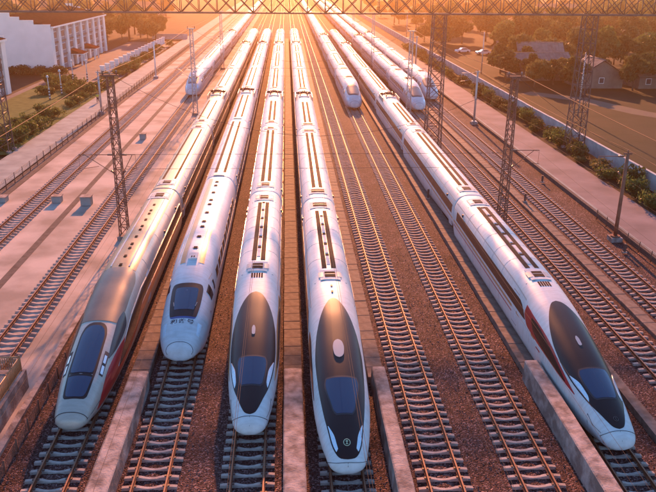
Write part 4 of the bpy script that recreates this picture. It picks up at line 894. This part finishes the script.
def tree_proto(seed, h, r, m, n=1700, size=.42):
    rg = random.Random(seed); b = MB(); tr = MB(); th = h * .38
    tr.tube((0, 0, -.2), (rg.uniform(-.2, .2), 0, th), .03 * h, M['bark'], 7, .02 * h)
    for _ in range(9):
        a = rg.uniform(0, 6.28); q = r * rg.uniform(.15, .75); z = h * rg.uniform(.42, .88); q *= 1.15 - .5 * (z / h); c = (q * math.cos(a), q * math.sin(a), z); rr = r * rg.uniform(.32, .55)
        tr.tube((0, 0, th * rg.uniform(.7, 1)), (c[0] * .8, c[1] * .8, c[2]), .012 * h, M['bark'], 5, .004 * h)
        leaves(b, c, (rr, rr, rr * .8), n // 9, size, m, rg)
    return b.mesh('crown'), tr.mesh('trunk')
TP = [tree_proto(11, 7, 3.6, M['leafb']), tree_proto(12, 8.5, 3.4, M['leafa']), tree_proto(13, 6, 3.8, M['leafc'])]
def put_tree(k, x, y, s, label, group):
    t = obj('broadleaf_tree', None, loc=(x, y, -.3), label=label, cat='tree', group=group); t.rotation_euler.z = rnd.uniform(0, 6.28); t.scale = (s * rnd.uniform(.9, 1.15), s * rnd.uniform(.9, 1.15), s * rnd.uniform(.85, 1.15))
    obj('crown', TP[k][0], t); obj('trunk', TP[k][1], t)
for x, y in ((58, 147), (56, 153), (60, 158), (53, 158), (78, 140), (81, 146), (84, 152), (50, 172), (55, 178), (61, 182), (70, 146), (73, 149), (51, 150), (48, 161), (66, 163), (71, 166), (76, 160), (88, 146), (90, 156), (82, 165), (55, 168)): put_tree(rnd.choice((0, 0, 2)), x, y, rnd.uniform(.75, 1.0), 'dark rounded tree near the grey roofed houses in the right field', 'trees near the field houses')
for _ in range(190):
    y = rnd.uniform(178, 520); x = rnd.uniform(44 + (y - 180) * .02, 78 + (y - 150) * .52); put_tree(rnd.choice((0, 0, 1, 2)), x, y, rnd.uniform(.8, 1.5), 'hazy dark tree in the belt far behind the right field', 'far trees on the right')
for _ in range(110):
    y = rnd.uniform(235, 560); x = -rnd.uniform(38 + (y - 230) * .12, 70 + (y - 150) * .42); put_tree(rnd.choice((0, 1, 2)), x, y, rnd.uniform(.8, 1.5), 'hazy tree behind the white buildings on the far left', 'far trees on the left')

# ------------------------------------------------------------------ houses on the right and far left
def house(x, y, wx, wy, h, rh, rz, label, group=None, wins=True, rm='hroof'):
    t = obj('house', None, loc=(x, y, -.3), label=label, cat='house', group=group); t.rotation_euler.z = rz
    a, d = wx / 2, wy / 2; W = M['hwall']; b = MB(); b.box(-a, -d, 0, a, d, h, W)
    for s in (-1, 1): b.quad([(s * a, -d, h), (s * a, d, h), (s * a, 0, h + rh)][::s], W)
    b.build('wall', t); b = MB(); o = .5
    for s in (-1, 1):
        z0 = h - .3; p = [(-a - o, s * (d + .6), z0), (a + o, s * (d + .6), z0), (a + o, 0, h + rh + .12), (-a - o, 0, h + rh + .12)]
        b.quad(p[::s], M[rm]); b.quad([(x_, y_, z_ - .14) for x_, y_, z_ in p][::-s], M[rm]); b.quad([p[0], p[1], (p[1][0], p[1][1], z0 - .14), (p[0][0], p[0][1], z0 - .14)][::-s], M[rm])
        for k in range(int(wx / .8) + 1): q = -a - o + .2 + k * .8; b.tube((q, s * (d + .6), z0 + .03), (q, 0, h + rh + .15), .05, M[rm], 4, cap=False)
    b.tube((-a - o, 0, h + rh + .14), (a + o, 0, h + rh + .14), .13, M[rm], 6); b.build('roof', t)
    if wins:
        n = max(2, int(wx / 3))
        for k in range(n):
            q = -a + wx * (k + .5) / n
            if k == n // 2: b = MB(); b.box(q - .5, -d - .05, 0, q + .5, -d + .02, 2.1, M['bark']); b.build('door', t); continue
            b = MB(); b.box(q - .6, -d - .06, .95, q + .6, -d + .02, 2.2, M['bwall']); f = b.build('window', t); b = MB(); b.box(q - .5, -d - .09, 1.05, q + .5, -d - .02, 2.1, M['bglass']); b.build('pane', f)
        for s in (-1, 1):
            b = MB(); b.box(s * a - .05, -.55, 1.1, s * a + .05, .55, 2.3, M['bwall']); f = b.build('window', t); b = MB(); b.box(s * a - .08, -.45, 1.2, s * a + .08, .45, 2.2, M['bglass']); b.build('pane', f)
    return t
house(64.5, 153, 8.5, 9, 2.9, 2.8, R(90), 'grey roofed house with its pale gable facing the field, rightmost of the pair')
house(56.5, 164, 12, 8, 3.0, 2.6, R(6), 'long low house with dark tiled roof left of the gabled house')
house(60, 176, 10, 8, 3.6, 3.2, R(-5), 'taller house with hipped looking roof behind the low tiled house')
house(76, 152, 8, 7, 3, 1.6, R(4), 'pale house at the right edge of the photo beyond the dark tree', rm='hwall')
house(66, 205, 16, 9, 3.2, 1.4, R(3), 'long flat shed far behind the houses on the right', rm='hwall')
for x, y, l in ((-95, 420, 'hazy pale roofed house far left beyond the white building'), (-118, 400, 'hazy wide house at the far left edge of the distance'), (-80, 470, 'hazy house far left just under the gantry girder'), (-108, 470, 'hazy small house behind the far left trees'), (-70, 400, 'hazy house right of the white building in the distance')):
    house(x, y, 13, 9, 4.5, 2.4, rnd.uniform(-.2, .2), l, rm='hwall' if rnd.random() < .5 else 'roof')
for x, y, l in ((120, 330, 'hazy pale building in the far right distance'), (96, 410, 'hazy shed in the far distance right of centre'), (150, 420, 'hazy long building at the far right')):
    house(x, y, 22, 10, 4.5, 2.0, rnd.uniform(-.15, .15), l, rm='hwall')
# field poles
def fpole(x, y, h, label):
    t = obj('utility_pole', None, loc=(x, y, -.3), label=label, cat='pole'); b = MB(); b.tube((0, 0, 0), (0, 0, h), .14, M['galv'], 7, .09); b.build('post', t)
    b = MB(); b.box(-.8, -.05, h - .5, .8, .05, h - .38, M['steel'])
    for s in (-.7, 0, .7): b.tube((s, 0, h - .38), (s, 0, h - .2), .05, M['insul'], 5)
    b.build('crossarm', t)
fpole(48, 118, 10.4, 'tall slim pole in the field right of the third gantry tower'); fpole(45.5, 172, 9.5, 'distant utility pole in the field left of the dark trees'); fpole(41.5, 260, 9.5, 'faint utility pole far behind beside the boundary wall')
def car(x, y, rz, label):
    t = obj('parked_car', None, loc=(x, y, -.2), label=label, cat='car'); t.rotation_euler.z = rz
    b = MB(); pr = [(-2.1, .35), (-2.1, .8), (-1.9, .95), (-1.0, 1.0), (-.45, 1.42), (.9, 1.45), (1.55, 1.02), (2.05, .92), (2.15, .6), (2.1, .35)]
    def row(s, k): return [(x_, s * (.85 if z_ < 1.05 else .68) * k, z_) for x_, z_ in pr]
    b.grid([row(-1, 1), row(-.5, 1), row(.5, 1), row(1, 1)], M['carw'], True, closeu=True); b.quad(row(-1, 1), M['carw']); b.quad(row(1, 1)[::-1], M['carw']); b.build('body', t)
    for s in (-1, 1): b = MB(); b.quad([(-.9, s * .86, 1.0), (1.4, s * .86, 1.02), (.85, s * .72, 1.38), (-.45, s * .72, 1.36)], M['bglass']); b.build('side_window', t)
    for sx in (-1.3, 1.35):
        for s in (-1, 1): b = MB(); b.tube((sx, s * .70, .33), (sx, s * .88, .33), .33, M['tyre'], 14); b.build('wheel', t)
car(51.8, 219, .2, 'white car parked beyond the field, left one of two'); car(56.7, 214, .1, 'white car parked beyond the field, right one of two')

# ------------------------------------------------------------------ haze
b = MB(); b.box(-1600, -320, -1.5, 1600, 2700, 23.2, M['black']); hz = b.build('haze', kind='stuff')
hm = bpy.data.materials.new('haze_air'); hm.use_nodes = True; n = hm.node_tree.nodes; n.clear(); out = n.new('ShaderNodeOutputMaterial'); pv = n.new('ShaderNodeVolumePrincipled')
pv.inputs['Color'].default_value = (*HAZE_COL, 1); pv.inputs['Density'].default_value = HAZE_DENS; pv.inputs['Anisotropy'].default_value = HAZE_ANI
hm.node_tree.links.new(pv.outputs[0], out.inputs['Volume']); hz.data.materials.clear(); hz.data.materials.append(hm)
